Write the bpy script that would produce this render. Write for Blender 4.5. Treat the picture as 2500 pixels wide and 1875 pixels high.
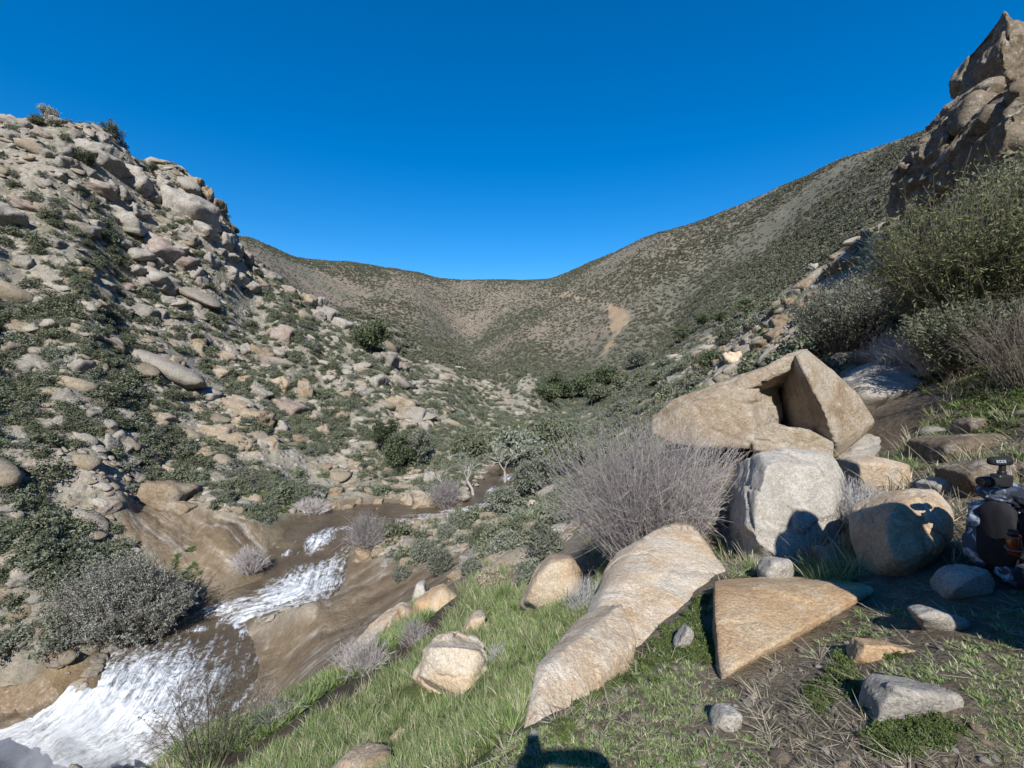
import bpy, bmesh, math, random
import numpy as np
from mathutils import Vector, Matrix, Euler

for o in list(bpy.data.objects):
    bpy.data.objects.remove(o, do_unlink=True)
scene = bpy.context.scene
COL = scene.collection

# ------------------------------------------------------------------ camera, sky, sun, exposure
F_PX = 1050.0                     # focal length in pixels of a 2500 px wide picture
PITCH = math.atan(57.5 / F_PX)    # a little below the horizon
cam_data = bpy.data.cameras.new('camera')
cam_data.sensor_width = 36.0
cam_data.lens = 36.0 * F_PX / 2500.0
cam_data.clip_start = 0.05
cam_data.clip_end = 6000.0
cam = bpy.data.objects.new('camera', cam_data)
COL.objects.link(cam)
cam.location = (0, 0, 0)
cam.rotation_euler = (math.radians(90) - PITCH, 0, 0)
scene.camera = cam

SUN_ELEV = math.radians(42.2)
SUN_AZ = math.radians(2.85)       # the light travels forward and a touch to the right
L = Vector((math.sin(SUN_AZ) * math.cos(SUN_ELEV), math.cos(SUN_AZ) * math.cos(SUN_ELEV), -math.sin(SUN_ELEV)))
world = bpy.data.worlds.new('World')
scene.world = world
world.use_nodes = True
wn = world.node_tree.nodes
wl = world.node_tree.links
sky = wn.new('ShaderNodeTexSky')
sky.sky_type = 'NISHITA'
sky.sun_disc = False
sky.sun_elevation = SUN_ELEV
sky.sun_rotation = math.radians(180) + SUN_AZ
sky.altitude = 0.0
sky.air_density = 1.2
sky.dust_density = 0.0
sky.ozone_density = 10.0
bg = wn['Background']
bg.inputs['Strength'].default_value = 0.085
sat = wn.new('ShaderNodeHueSaturation')       # the deep, clean blue of dry mountain air
sat.inputs['Saturation'].default_value = 1.26
wl.new(sky.outputs[0], sat.inputs['Color'])
wl.new(sat.outputs[0], bg.inputs['Color'])

sun_data = bpy.data.lights.new('sun', 'SUN')
sun_data.energy = 4.3
sun_data.angle = math.radians(0.53)
sun_data.color = (1.0, 0.965, 0.91)
sun = bpy.data.objects.new('sun', sun_data)
COL.objects.link(sun)
sun.rotation_euler = L.to_track_quat('-Z', 'Y').to_euler()

scene.view_settings.view_transform = 'Standard'
scene.view_settings.look = 'None'
scene.view_settings.gamma = 1.0
scene.view_settings.exposure = 0.82
scene.view_settings.use_curve_mapping = False
scene.render.engine = 'CYCLES'
scene.cycles.use_denoising = True
scene.cycles.max_bounces = 6
scene.cycles.diffuse_bounces = 4
scene.cycles.volume_bounces = 3
scene.cycles.transparent_max_bounces = 8
scene.cycles.caustics_reflective = False
scene.cycles.caustics_refractive = False

# ------------------------------------------------------------------ helpers: pixel -> place
CP, SP = math.cos(PITCH), math.sin(PITCH)

def ray(u, v):
    """direction (x, y, z) with y = 1 of a point of the photograph (2500 x 1875)"""
    cx = (u - 1250.0) / F_PX
    cy = (937.5 - v) / F_PX
    Y = CP + SP * cy
    return np.array([cx / Y, 1.0, (-SP + CP * cy) / Y])

def P(u, v, d):
    return ray(u, v) * d

def PZ(u, v, z):
    r = ray(u, v)
    return r * (z / r[2])

def project(pts):
    """world points -> photograph pixels and depth"""
    pts = np.asarray(pts, float)
    x, y, z = pts[..., 0], pts[..., 1], pts[..., 2]
    dep = y * CP - z * SP
    up = y * SP + z * CP
    dep = np.where(np.abs(dep) < 1e-6, 1e-6, dep)
    return 1250 + F_PX * x / dep, 937.5 - F_PX * up / dep, dep

# ------------------------------------------------------------------ helpers: noise (vectorised)
def _hash(ix, iy, iz, seed):
    h = (ix * 374761393 + iy * 668265263 + iz * 2147483647 + seed * 1274126177) & 0xFFFFFFFF
    h = ((h ^ (h >> 13)) * 1103515245) & 0xFFFFFFFF
    h = ((h ^ (h >> 16)) * 2654435761) & 0xFFFFFFFF
    return ((h ^ (h >> 15)) & 0xFFFFFF) / float(0xFFFFFF) * 2.0 - 1.0

def noise3(p, seed=0):
    p = np.asarray(p, float)
    i = np.floor(p).astype(np.int64)
    f = p - i
    f = f * f * f * (f * (f * 6 - 15) + 10)
    x, y, z = i[..., 0], i[..., 1], i[..., 2]
    fx, fy, fz = f[..., 0], f[..., 1], f[..., 2]
    def c(dx, dy, dz):
        return _hash(x + dx, y + dy, z + dz, seed)
    a = c(0,0,0) * (1-fx) + c(1,0,0) * fx
    b = c(0,1,0) * (1-fx) + c(1,1,0) * fx
    e = c(0,0,1) * (1-fx) + c(1,0,1) * fx
    g = c(0,1,1) * (1-fx) + c(1,1,1) * fx
    return (a * (1-fy) + b * fy) * (1-fz) + (e * (1-fy) + g * fy) * fz

def fbm(p, octaves=4, seed=0, gain=0.5, lac=2.03):
    p = np.asarray(p, float)
    s = 0.0; a = 1.0; t = 0.0
    for k in range(octaves):
        s = s + a * noise3(p * lac ** k + 17.3 * k, seed + k)
        t += a
        a *= gain
    return s / t

def ridged(p, octaves=4, seed=0, gain=0.5):
    p = np.asarray(p, float)
    s = 0.0; a = 1.0; t = 0.0
    for k in range(octaves):
        s = s + a * (1.0 - 2.0 * np.abs(noise3(p * 2.03 ** k + 11.7 * k, seed + k)))
        t += a
        a *= gain
    return s / t

def smooth(a, b, x):
    t = np.clip((x - a) / (b - a), 0, 1)
    return t * t * (3 - 2 * t)

# ------------------------------------------------------------------ helpers: objects
def mesh_from(name, verts, faces, smooth_shade=False):
    me = bpy.data.meshes.new(name)
    verts = np.asarray(verts, np.float32)
    if isinstance(faces, np.ndarray):
        n, k = faces.shape
        me.vertices.add(len(verts)); me.vertices.foreach_set('co', verts.ravel())
        me.loops.add(n * k); me.loops.foreach_set('vertex_index', faces.astype(np.int32).ravel())
        me.polygons.add(n)
        me.polygons.foreach_set('loop_start', np.arange(0, n * k, k, dtype=np.int32))
        me.update(calc_edges=True)
    else:
        me.from_pydata([tuple(v) for v in verts], [], faces)
        me.update()
    if smooth_shade:
        me.polygons.foreach_set('use_smooth', np.ones(len(me.polygons), bool))
    return me

def add_attr(me, name, values, domain='POINT'):
    values = np.asarray(values, np.float32)
    if values.ndim == 1:
        a = me.attributes.new(name, 'FLOAT', domain)
        a.data.foreach_set('value', values)
    else:
        a = me.attributes.new(name, 'FLOAT_COLOR', domain)
        c = np.ones((len(values), 4), np.float32); c[:, :3] = values
        a.data.foreach_set('color', c.ravel())

def obj(name, me, mat=None, parent=None, label=None, cat=None, group=None, kind=None, loc=None):
    o = bpy.data.objects.new(name, me)
    COL.objects.link(o)
    if mat is not None and me is not None and not me.materials:
        me.materials.append(mat)
    if parent is not None:
        o.parent = parent
    if loc is not None:
        o.location = loc
    tag(o, label, cat, group, kind)
    return o

def tag(o, label=None, cat=None, group=None, kind=None):
    if label: o['label'] = label
    if cat: o['category'] = cat
    if group: o['group'] = group
    if kind: o['kind'] = kind

# ------------------------------------------------------------------ helpers: node materials
class NT:
    def __init__(self, name):
        self.m = bpy.data.materials.new(name)
        self.m.use_nodes = True
        self.t = self.m.node_tree
        self.n = self.t.nodes
        self.bsdf = self.n['Principled BSDF']
        self.out = self.n['Material Output']
    def new(self, typ, **kw):
        nd = self.n.new(typ)
        for k, v in kw.items():
            setattr(nd, k, v)
        return nd
    def link(self, a, b):
        self.t.links.new(a, b)
    def coord(self, which='Object'):
        return self.new('ShaderNodeTexCoord').outputs[which]
    def pos(self):
        return self.new('ShaderNodeNewGeometry').outputs['Position']
    def noise(self, vec, scale, detail=4, rough=0.55, distortion=0.0):
        nd = self.new('ShaderNodeTexNoise')
        nd.inputs['Scale'].default_value = scale
        nd.inputs['Detail'].default_value = detail
        nd.inputs['Roughness'].default_value = rough
        nd.inputs['Distortion'].default_value = distortion
        if vec is not None: self.link(vec, nd.inputs['Vector'])
        return nd.outputs['Fac']
    def voronoi(self, vec, scale, feature='F1', rand=1.0):
        nd = self.new('ShaderNodeTexVoronoi', feature=feature)
        nd.inputs['Scale'].default_value = scale
        nd.inputs['Randomness'].default_value = rand
        if vec is not None: self.link(vec, nd.inputs['Vector'])
        return nd
    def ramp(self, fac, stops, interp='LINEAR'):
        nd = self.new('ShaderNodeValToRGB')
        cr = nd.color_ramp
        cr.interpolation = interp
        while len(cr.elements) < len(stops): cr.elements.new(0.5)
        for e, (p, c) in zip(cr.elements, stops):
            e.position = p
            e.color = (*c, 1) if len(c) == 3 else c
        self.link(fac, nd.inputs['Fac'])
        return nd.outputs['Color']
    def mapr(self, x, a, b, c=0.0, d=1.0):
        nd = self.new('ShaderNodeMapRange')
        for i, v in enumerate((a, b, c, d)):
            nd.inputs[i + 1].default_value = v
        self.link(x, nd.inputs[0])
        return nd.outputs[0]
    def mix(self, fac, a, b, blend='MIX'):
        nd = self.new('ShaderNodeMix', data_type='RGBA', blend_type=blend)
        for s, v in ((nd.inputs[0], fac), (nd.inputs[6], a), (nd.inputs[7], b)):
            if isinstance(v, (int, float)): s.default_value = v
            elif isinstance(v, (tuple, list)): s.default_value = (*v, 1) if len(v) == 3 else v
            else: self.link(v, s)
        return nd.outputs[2]
    def math(self, op, a, b=None):
        nd = self.new('ShaderNodeMath', operation=op)
        for i, v in enumerate((a, b)):
            if v is None: continue
            if isinstance(v, (int, float)): nd.inputs[i].default_value = v
            else: self.link(v, nd.inputs[i])
        return nd.outputs[0]
    def attr(self, name, out='Fac'):
        nd = self.new('ShaderNodeAttribute', attribute_name=name)
        return nd.outputs[out]
    def bump(self, h, strength=0.5, dist=0.1, normal=None):
        nd = self.new('ShaderNodeBump')
        nd.inputs['Strength'].default_value = strength
        nd.inputs['Distance'].default_value = dist
        self.link(h, nd.inputs['Height'])
        if normal is not None: self.link(normal, nd.inputs['Normal'])
        return nd.outputs['Normal']
    def finish(self, color, rough=0.9, normal=None, spec=0.2):
        b = self.bsdf
        if isinstance(color, (tuple, list)): b.inputs['Base Color'].default_value = (*color, 1)
        else: self.link(color, b.inputs['Base Color'])
        if isinstance(rough, (int, float)): b.inputs['Roughness'].default_value = rough
        else: self.link(rough, b.inputs['Roughness'])
        b.inputs['Specular IOR Level'].default_value = spec
        if normal is not None: self.link(normal, b.inputs['Normal'])
        return self.m
# ------------------------------------------------------------------ the lie of the land
R0 = 1.2
def warp(x, y):
    r = np.hypot(x, y)
    k = np.log1p(r / R0) / np.maximum(r, 1e-9)
    return np.stack([x * k, y * k], -1), r

CTRL = []
def C(u, v, d): CTRL.append(P(u, v, d))
def CZ(u, v, z): CTRL.append(PZ(u, v, z))
def CW(x, y, z): CTRL.append(np.array([x, y, z], float))
def ridge(pts, back=1.3, drop=0.75):
    for u, v, d in pts:
        p = P(u, v, d)
        CTRL.append(p)
        CTRL.append(np.array([p[0] * back, p[1] * back, p[2] * drop]))

# where the photographer stands and behind
for q in [(0, 0, -1.66), (0.0, 1.0, -1.66), (0.8, 0.9, -1.6), (-0.8, 0.6, -2.0), (-1.6, 0.2, -2.9), (2.2, 0.6, -1.45), (0.3, -1.2, -1.6),
          (0, -4, -1.4), (5, -4, 0.3), (-5, -4, -8.0), (0, -40, 8), (40, -40, 26), (-50, -40, -24), (-260, -260, 70), (260, -260, 110),
          (0, -450, 90), (5.5, 0.8, -0.6), (9, 1, 1.2), (16, 3, 5), (40, 8, 20), (110, 70, 60), (220, 120, 95), (-4, 1, -5.2), (-9, 1, -11),
          (-16, 3, -17), (-24, 4, -20), (-32, 4, -22), (-45, 2, -16), (-70, 5, 6), (-110, 20, 40), (-220, 80, 90), (-30, 12, -17.5),
          (60, 30, 33), (500, 100, 180), (-500, 100, 150), (-300, 500, 150), (300, 600, 150), (0, 1100, 110), (700, 700, 200), (-700, 600, 180)]:
    CW(*q)
# foreground bench
C(1300, 1790, 1.86); C(1560, 1620, 2.75); C(1760, 1660, 2.55); C(1990, 1540, 3.0); C(2250, 1700, 1.95); C(2480, 1800, 1.65)
C(1700, 1860, 1.72); C(1450, 1870, 1.66); C(2180, 1440, 3.25); C(2430, 1410, 3.0); C(2100, 1350, 3.9); C(1800, 1425, 3.8); C(2330, 1330, 3.6)
C(2480, 1250, 3.9); C(1900, 1390, 4.3); C(1960, 1350, 5.1); C(2200, 1180, 5.6); C(2450, 1150, 4.8); C(2320, 1060, 6.4)
# left of the big boulder the ground drops
C(1240, 1800, 2.9); C(1385, 1605, 4.3); C(1320, 1690, 3.5); C(1275, 1770, 2.8); C(1450, 1490, 5.6); C(1100, 1860, 3.2); C(1260, 1640, 4.4); C(1100, 1720, 4.9); C(900, 1860, 4.4); C(1360, 1480, 6.2); C(1300, 1500, 6.8)
C(600, 1870, 6.2); C(760, 1740, 7.0); C(560, 1800, 7.6); C(830, 1650, 8.8); C(960, 1640, 7.4); C(1000, 1500, 12.0); C(1120, 1480, 9.5)
C(1100, 1410, 14.5); C(1200, 1370, 15.0); C(1300, 1300, 17.0); C(1270, 1420, 11.0); C(430, 1860, 7.8); C(1480, 1440, 5.4); C(1420, 1330, 11.0); C(1700, 1350, 5.6)
# slabs by the water on the right bank
CZ(700, 1560, -14.3); CZ(640, 1700, -15.4); CZ(900, 1480, -12.9); CZ(820, 1420, -13.7); CZ(1000, 1400, -12.3); CZ(1120, 1330, -11.7)
CZ(980, 1330, -12.9); CZ(900, 1330, -13.3); CZ(1250, 1270, -10.6); CZ(1180, 1260, -11.6); CZ(1080, 1270, -12.6); CZ(1320, 1190, -10.6); CZ(560, 1760, -15.6)
CZ(450, 1850, -16.0)
# right bank further up
CZ(1400, 1100, -10.6); CZ(1330, 1130, -11.8); C(1500, 1060, 46); C(1450, 1150, 33); C(1600, 1100, 18); C(1750, 1060, 13)
# right hand slope
C(2150, 1000, 8.8); C(2050, 1110, 8.2); C(1880, 1100, 8.6); C(1650, 1080, 9.6); C(2300, 940, 8.2); C(2500, 950, 6.4); C(2350, 860, 9.5); C(2500, 700, 9.5)
C(2100, 850, 12.5); C(1950, 880, 15); C(2300, 700, 12.5); C(2500, 480, 13.5); C(2400, 560, 14)
C(2150, 700, 18.0); C(2000, 800, 19.5); C(1850, 880, 22.0); C(1720, 950, 25)
ridge([(2260, 470, 18.5), (2130, 560, 23.5), (1990, 665, 28), (1860, 765, 33), (1760, 835, 37), (1660, 915, 42), (1590, 975, 46)], 1.35, 0.2)
# left bank and left hill
CZ(250, 1640, -15.2); CZ(120, 1640, -14.6); CZ(0, 1720, -15.3); CZ(90, 1745, -15.6); CZ(-60, 1790, -16.2); CZ(-160, 1800, -15.5); CZ(330, 1540, -14.8); CZ(470, 1420, -14.3); CZ(620, 1380, -13.7); CZ(560, 1300, -12.6)
CZ(700, 1290, -13.2); CZ(640, 1200, -11.6); CZ(820, 1190, -12.6); CZ(960, 1180, -12.7); CZ(1080, 1180, -12.4)
CZ(1180, 1130, -11.6); CZ(1250, 1080, -11.2)
C(0, 1450, 21.5); C(0, 1200, 27); C(0, 900, 37); C(0, 600, 47); C(200, 500, 57); C(200, 800, 43); C(200, 1100, 33); C(200, 1320, 27)
C(400, 600, 66); C(400, 900, 48); C(400, 1150, 37); C(600, 750, 73); C(600, 1000, 51); C(800, 900, 70); C(800, 1050, 54); C(1000, 1000, 68); C(1060, 1060, 60)
C(100, 650, 48); C(300, 700, 56); C(500, 850, 58); C(330, 1230, 32)
ridge([(-200, 280, 50), (0, 306, 58), (70, 306, 61), (150, 306, 63), (215, 306, 66), (262, 332, 68), (300, 366, 70), (325, 384, 72), (398, 402, 76), (434, 417, 78), (470, 440, 80),
       (506, 478, 81), (539, 520, 82), (571, 565, 84), (615, 645, 86), (673, 690, 88), (738, 725, 89), (825, 776, 90), (886, 818, 90), (977, 890, 88)], 1.22, 0.9)
C(1050, 940, 88); C(1120, 975, 88)
ridge([(850, 752, 155), (912, 772, 152), (977, 787, 150), (1085, 856, 140), (1147, 900, 130), (1237, 950, 116), (1300, 1010, 99)], 1.25, 0.2)
C(1000, 880, 120); C(1150, 960, 105); C(1250, 1010, 92); C(1180, 1030, 80)
# valley floor
C(1350, 1030, 100); C(1400, 1000, 115); C(1450, 960, 140); C(1330, 970, 150); C(1480, 1010, 85); C(1380, 1060, 75)
# far hills
ridge([(560, 560, 380), (650, 599, 420), (735, 632, 450), (800, 636, 480), (870, 634, 490), (905, 640, 500), (1000, 657, 520), (1050, 662, 530), (1130, 670, 545), (1200, 682, 560),
       (1240, 684, 560), (1300, 677, 545), (1400, 657, 520), (1440, 640, 500), (1480, 622, 480), (1560, 582, 450), (1610, 562, 440), (1690, 550, 415), (1740, 527, 400), (1790, 512, 390),
       (1850, 482, 370), (1905, 452, 355), (1930, 452, 350), (1990, 427, 335), (2060, 392, 315), (2170, 370, 290), (2290, 347, 270), (2500, 300, 250)], 1.3, 0.85)
C(750, 700, 330); C(900, 720, 370); C(1010, 760, 320); C(1100, 750, 460); C(1135, 840, 380); C(1190, 900, 290); C(1250, 800, 305); C(1060, 830, 270); C(1150, 720, 470); C(1290, 740, 410); C(1400, 760, 330)
C(1300, 870, 235); C(1240, 930, 205); C(1420, 880, 215); C(1500, 700, 330); C(1600, 720, 255); C(1700, 640, 285); C(1800, 600, 270); C(1900, 550, 255); C(2000, 560, 190); C(1400, 930, 175)
C(1520, 860, 185); C(1700, 760, 190); C(1850, 700, 165); C(1500, 930, 140); C(1560, 900, 150); C(1640, 800, 210)

CTRL = np.array(CTRL)
_q, _r = warp(CTRL[:, 0], CTRL[:, 1])
_t = CTRL[:, 2] / (_r + R0)
def _ker(d2): return np.sqrt(d2 + 0.10 ** 2)
_D = ((_q[:, None] - _q[None]) ** 2).sum(-1)
_n = len(_q)
_A = np.zeros((_n + 3, _n + 3))
_A[:_n, :_n] = _ker(_D) - 0.012 * np.eye(_n)
_A[:_n, _n] = 1; _A[:_n, _n + 1:] = _q
_A[_n, :_n] = 1; _A[_n + 1:, :_n] = _q.T
_W = np.linalg.solve(_A, np.concatenate([_t, np.zeros(3)]))

def base_height(x, y):
    x = np.asarray(x, float); y = np.asarray(y, float)
    shp = x.shape
    q, r = warp(x.ravel(), y.ravel())
    out = np.empty(len(q))
    for s in range(0, len(q), 20000):
        e = q[s:s + 20000]
        d2 = (e[:, None, 0] - _q[None, :, 0]) ** 2 + (e[:, None, 1] - _q[None, :, 1]) ** 2
        out[s:s + 20000] = _ker(d2) @ _W[:_n] + _W[_n] + e @ _W[_n + 1:]
    return (out * (r + R0)).reshape(shp)

# the stream: outline of the water in the photograph with the level of its surface
RIVER = [  # (left bank u, v, right bank u, v, level)
    (-250, 1920, 180, 2080, -21.0), (-60, 1850, 330, 1960, -19.0), (130, 1780, 440, 1880, -17.0), (225, 1700, 520, 1800, -15.8), (270, 1600, 600, 1700, -15.4), (300, 1560, 632, 1640, -15.35), (370, 1510, 620, 1570, -15.3), (440, 1470, 600, 1520, -15.2),
    (560, 1440, 690, 1490, -14.6), (640, 1410, 790, 1468, -14.3), (650, 1370, 835, 1430, -14.1), (660, 1340, 850, 1370, -13.8), (690, 1320, 860, 1330, -13.4),
    (700, 1290, 870, 1300, -13.25), (735, 1262, 930, 1290, -13.2), (830, 1236, 1000, 1272, -13.15), (960, 1228, 1080, 1262, -13.0), (1060, 1238, 1150, 1258, -12.9), (1130, 1230, 1210, 1245, -12.6),
    (1160, 1195, 1235, 1215, -12.3), (1190, 1165, 1260, 1185, -12.1), (1225, 1140, 1280, 1155, -11.9), (1270, 1105, 1310, 1115, -11.6), (1300, 1075, 1330, 1085, -11.3), (1330, 1050, 1352, 1058, -11.1)]
_lb = np.array([PZ(a, b, w) for a, b, c, d, w in RIVER])
_rb = np.array([PZ(c, d, w) for a, b, c, d, w in RIVER])
def _resample(pts, k):
    n = len(pts); t = np.linspace(0, n - 1, (n - 1) * k + 1)
    i = np.clip(np.floor(t).astype(int), 0, n - 2); f = (t - i)[:, None]
    p0 = pts[np.clip(i - 1, 0, n - 1)]; p1 = pts[i]; p2 = pts[i + 1]; p3 = pts[np.clip(i + 2, 0, n - 1)]
    return 0.5 * ((2 * p1) + (-p0 + p2) * f + (2 * p0 - 5 * p1 + 4 * p2 - p3) * f ** 2 + (-p0 + 3 * p1 - 3 * p2 + p3) * f ** 3)
LB = _resample(_lb, 8); RB = _resample(_rb, 8)
POLY = np.concatenate([LB[:, :2], RB[::-1, :2]])
POLYZ = np.concatenate([LB[:, 2], RB[::-1, 2]])

def river_sd(x, y):
    """signed distance to the water's edge (negative in the water) and the level of the nearest water"""
    shp = x.shape
    x = x.ravel(); y = y.ravel()
    sd = np.full(len(x), 1e3); lev = np.zeros(len(x))
    m = np.nonzero((x > POLY[:, 0].min() - 9) & (x < POLY[:, 0].max() + 9) & (y > POLY[:, 1].min() - 9) & (y < POLY[:, 1].max() + 9))[0]
    a = POLY; b = np.roll(POLY, -1, 0); az = POLYZ; bz = np.roll(POLYZ, -1)
    for s in range(0, len(m), 20000):
        k = m[s:s + 20000]
        px = x[k][:, None]; py = y[k][:, None]
        ex = b[:, 0] - a[:, 0]; ey = b[:, 1] - a[:, 1]
        l2 = np.maximum(ex * ex + ey * ey, 1e-9)
        t = np.clip(((px - a[:, 0]) * ex + (py - a[:, 1]) * ey) / l2, 0, 1)
        dd = np.hypot(px - a[:, 0] - t * ex, py - a[:, 1] - t * ey)
        j = dd.argmin(1)
        d = dd[np.arange(len(k)), j]
        cond = (a[:, 1] > py) != (b[:, 1] > py)
        xi = a[:, 0] + (py - a[:, 1]) / np.where(np.abs(ey) < 1e-9, 1e-9, ey) * ex
        inside = (cond & (px < xi)).sum(1) % 2 == 1
        sd[k] = np.where(inside, -d, d)
        w = 1.0 / (dd + 0.15) ** 3
        lev[k] = (w * (az + t * (bz - az))).sum(1) / w.sum(1)
    return sd.reshape(shp), lev.reshape(shp)

_sa = PZ(330, 1250, -11.6)[:2]; _sb = PZ(620, 1390, -13.7)[:2]
_sdir = (_sb - _sa) / np.linalg.norm(_sb - _sa)
_sc = PZ(500, 1330, -13.0)[:2]
def streak(x, y, fa=0.09, fb=1.5, seed=62, oct_=5):
    """joints and stains drawn out down the bedrock slab"""
    a = x * _sdir[0] + y * _sdir[1]; b = -x * _sdir[1] + y * _sdir[0]
    return fbm(np.stack([a * fa, b * fb, 0 * a], -1), oct_, seed)
_rc = PZ(830, 1500, -13.6)[:2]

def outcrop(x, y):
    """bedrock ledges breaking through the left hill, 0..1, stepped along the dip"""
    p = np.stack([x * 0.16, y * 0.16, 0 * x], -1)
    m_ = smooth(0.02, 0.30, fbm(p, 4, 201))
    q = fbm(np.stack([x * 0.35, y * 0.5, 0 * x], -1), 4, 203)
    return m_ * (0.55 + 0.9 * (np.round(q * 6) / 6))

def height(x, y, detail=True, base=None):
    x = np.asarray(x, float); y = np.asarray(y, float)
    z = base_height(x, y) if base is None else base
    r = np.hypot(x, y)
    if detail:
        p = np.stack([x, y, 0 * x], -1)
        far = smooth(40, 130, r)
        rock = smooth(-4, -14, x) * smooth(16, 26, r) * (1 - smooth(95, 140, r))      # the bouldery left hill
        z = z + 0.035 * fbm(p * 1.7, 4, 3) * smooth(0.5, 3, r) + 0.14 * fbm(p * 0.35, 4, 5) * smooth(3, 10, r)
        z = z + rock * (1.3 * ridged(p * 0.11, 5, 9, 0.55) + 0.3 * fbm(p * 0.8, 3, 12) + outcrop(x, y) * 1.1)
        z = z + far * (1.1 * ridged(p * 0.025, 5, 21, 0.5) + 1.0 * fbm(p * 0.08, 4, 22)) * smooth(120, 260, r)
        mid = smooth(14, 30, r) * (1 - rock) * (1 - far)
        z = z + mid * 0.5 * fbm(p * 0.25, 4, 31)
        w = np.exp(-(((x - _sc[0]) / 7.0) ** 2 + ((y - _sc[1]) / 5.0) ** 2))
        z = z + w * (0.55 * streak(x, y, 0.10, 0.75, 63, 4) + 0.12 * np.round(4 * streak(x, y, 0.05, 0.5, 64, 3)))
        w = np.exp(-(((x - _rc[0]) / 7.0) ** 2 + ((y - _rc[1]) / 7.0) ** 2))
        z = z + w * 0.30 * np.round(3 * fbm(np.stack([x * 0.25, y * 0.7, 0 * x], -1), 4, 65)) / 3
    sd, lev = river_sd(x, y)
    bank = lev + 0.10 + 0.22 * np.maximum(sd, 0)
    s = smooth(0.0, 3.5, sd)
    z2 = np.where(sd < 0, lev - 0.05 - np.minimum(0.6, -sd * 0.35), bank * (1 - s) + z * s)
    z2 = z2 - 3.5 * (1 - smooth(-17.2, -15.9, lev)) * (1 - smooth(-0.6, 1.2, sd))      # the lip of the fall
    return np.where(sd < 3.5, z2, z)

# one sheet of ground, finest where the camera looks
_az = np.radians(np.concatenate([np.arange(-180, -66, 3.0), np.arange(-66, -60, 0.6), np.arange(-60, 60, 0.17), np.arange(60, 66, 0.6), np.arange(66, 180, 3.0)]))
_rr = np.exp(np.linspace(math.log(0.35), math.log(1600.0), 470))
GA, GR = np.meshgrid(_az, _rr)
GX = GR * np.sin(GA); GY = GR * np.cos(GA)
GB = base_height(GX, GY)
def _blur_az(a, sig):
    k = np.exp(-0.5 * (np.arange(-3 * sig, 3 * sig + 1) / sig) ** 2); k /= k.sum()
    p_ = np.pad(a, ((0, 0), (3 * sig, 3 * sig)), mode='edge')
    return np.stack([np.convolve(r_, k, mode='valid') for r_ in p_])
_i0 = int(np.argmin(np.abs(_az - math.radians(-60.0)))); _i1 = _i0 + len(np.arange(-60, 60, 0.17))
_wb = smooth(215, 290, _rr)[:, None]
_rows = _rr > 210
GB[_rows, _i0:_i1] = (GB[_rows, _i0:_i1] * (1 - _wb[_rows]) + _blur_az(GB[_rows, _i0:_i1], 13) * _wb[_rows])
GZ = height(GX, GY, True, GB)
_na, _nr = len(_az), len(_rr)
_v = np.stack([GX.ravel(), GY.ravel(), GZ.ravel()], -1)
_v = np.vstack([_v, [[0, 0, float(height(np.zeros(1), np.zeros(1))[0])]]])
_i = np.arange(_nr - 1)[:, None] * _na + np.arange(_na)[None]
_j = np.arange(_nr - 1)[:, None] * _na + (np.arange(_na)[None] + 1) % _na
_f = np.stack([_i, _i + _na, _j + _na, _j], -1).reshape(-1, 4)
ground_me = mesh_from('ground', _v, _f, True)
GVERTS = _v

# quick look-up of the finished sheet (front half only)
_azf0, _azfs = math.radians(-60.0), math.radians(0.17)
_ia0 = int(np.argmin(np.abs(_az - _azf0)))
_ian = len(np.arange(-60, 60, 0.17))
_lr0 = math.log(0.35); _lrs = (math.log(1600.0) - math.log(0.35)) / 469
_GF = GZ[:, _ia0:_ia0 + _ian]
def hfast(x, y):
    x = np.asarray(x, float); y = np.asarray(y, float)
    a = (np.arctan2(x, y) - _azf0) / _azfs
    b = (np.log(np.maximum(np.hypot(x, y), 0.36)) - _lr0) / _lrs
    ok = (a >= 0) & (a < _ian - 1) & (b < 468)
    a2 = np.clip(a, 0, _ian - 1.001); b2 = np.clip(b, 0, 468.0)
    i = b2.astype(int); j = a2.astype(int); fb = b2 - i; fa = a2 - j
    z = (_GF[i, j] * (1 - fa) + _GF[i, j + 1] * fa) * (1 - fb) + (_GF[i + 1, j] * (1 - fa) + _GF[i + 1, j + 1] * fa) * fb
    if not np.all(ok):
        bad = ~ok
        z = np.array(z); z[bad] = height(x[bad], y[bad])
    return z

_HD = np.exp(np.linspace(math.log(1.2), math.log(900.0), 1500))
def hit(u, v):
    """where the ray of a photograph pixel first meets the ground"""
    r = ray(u, v)
    d = _HD
    if abs(r[0]) > 1.7: return None
    g = hfast(r[0] * d, d) - r[2] * d
    k = np.nonzero(g > 0)[0]
    if len(k) == 0: return None
    k = k[0]
    if k == 0: return r * d[0]
    t = g[k - 1] / (g[k - 1] - g[k])
    return r * (d[k - 1] + t * (d[k] - d[k - 1]))

def gnormal(x, y):
    e = 0.02 * np.hypot(x, y) + 0.05
    zx = (hfast(x + e, y) - hfast(x - e, y)) / (2 * e)
    zy = (hfast(x, y + e) - hfast(x, y - e)) / (2 * e)
    n = np.stack([-zx, -zy, np.ones_like(zx)], -1)
    return n / np.linalg.norm(n, axis=-1, keepdims=True)
# ------------------------------------------------------------------ what covers the ground where
def poly_world(uv):
    out = []
    for u, v in uv:
        h = hit(u, v)
        out.append(h[:2] if h is not None else P(u, v, 500)[:2])
    return np.array(out)

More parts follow.
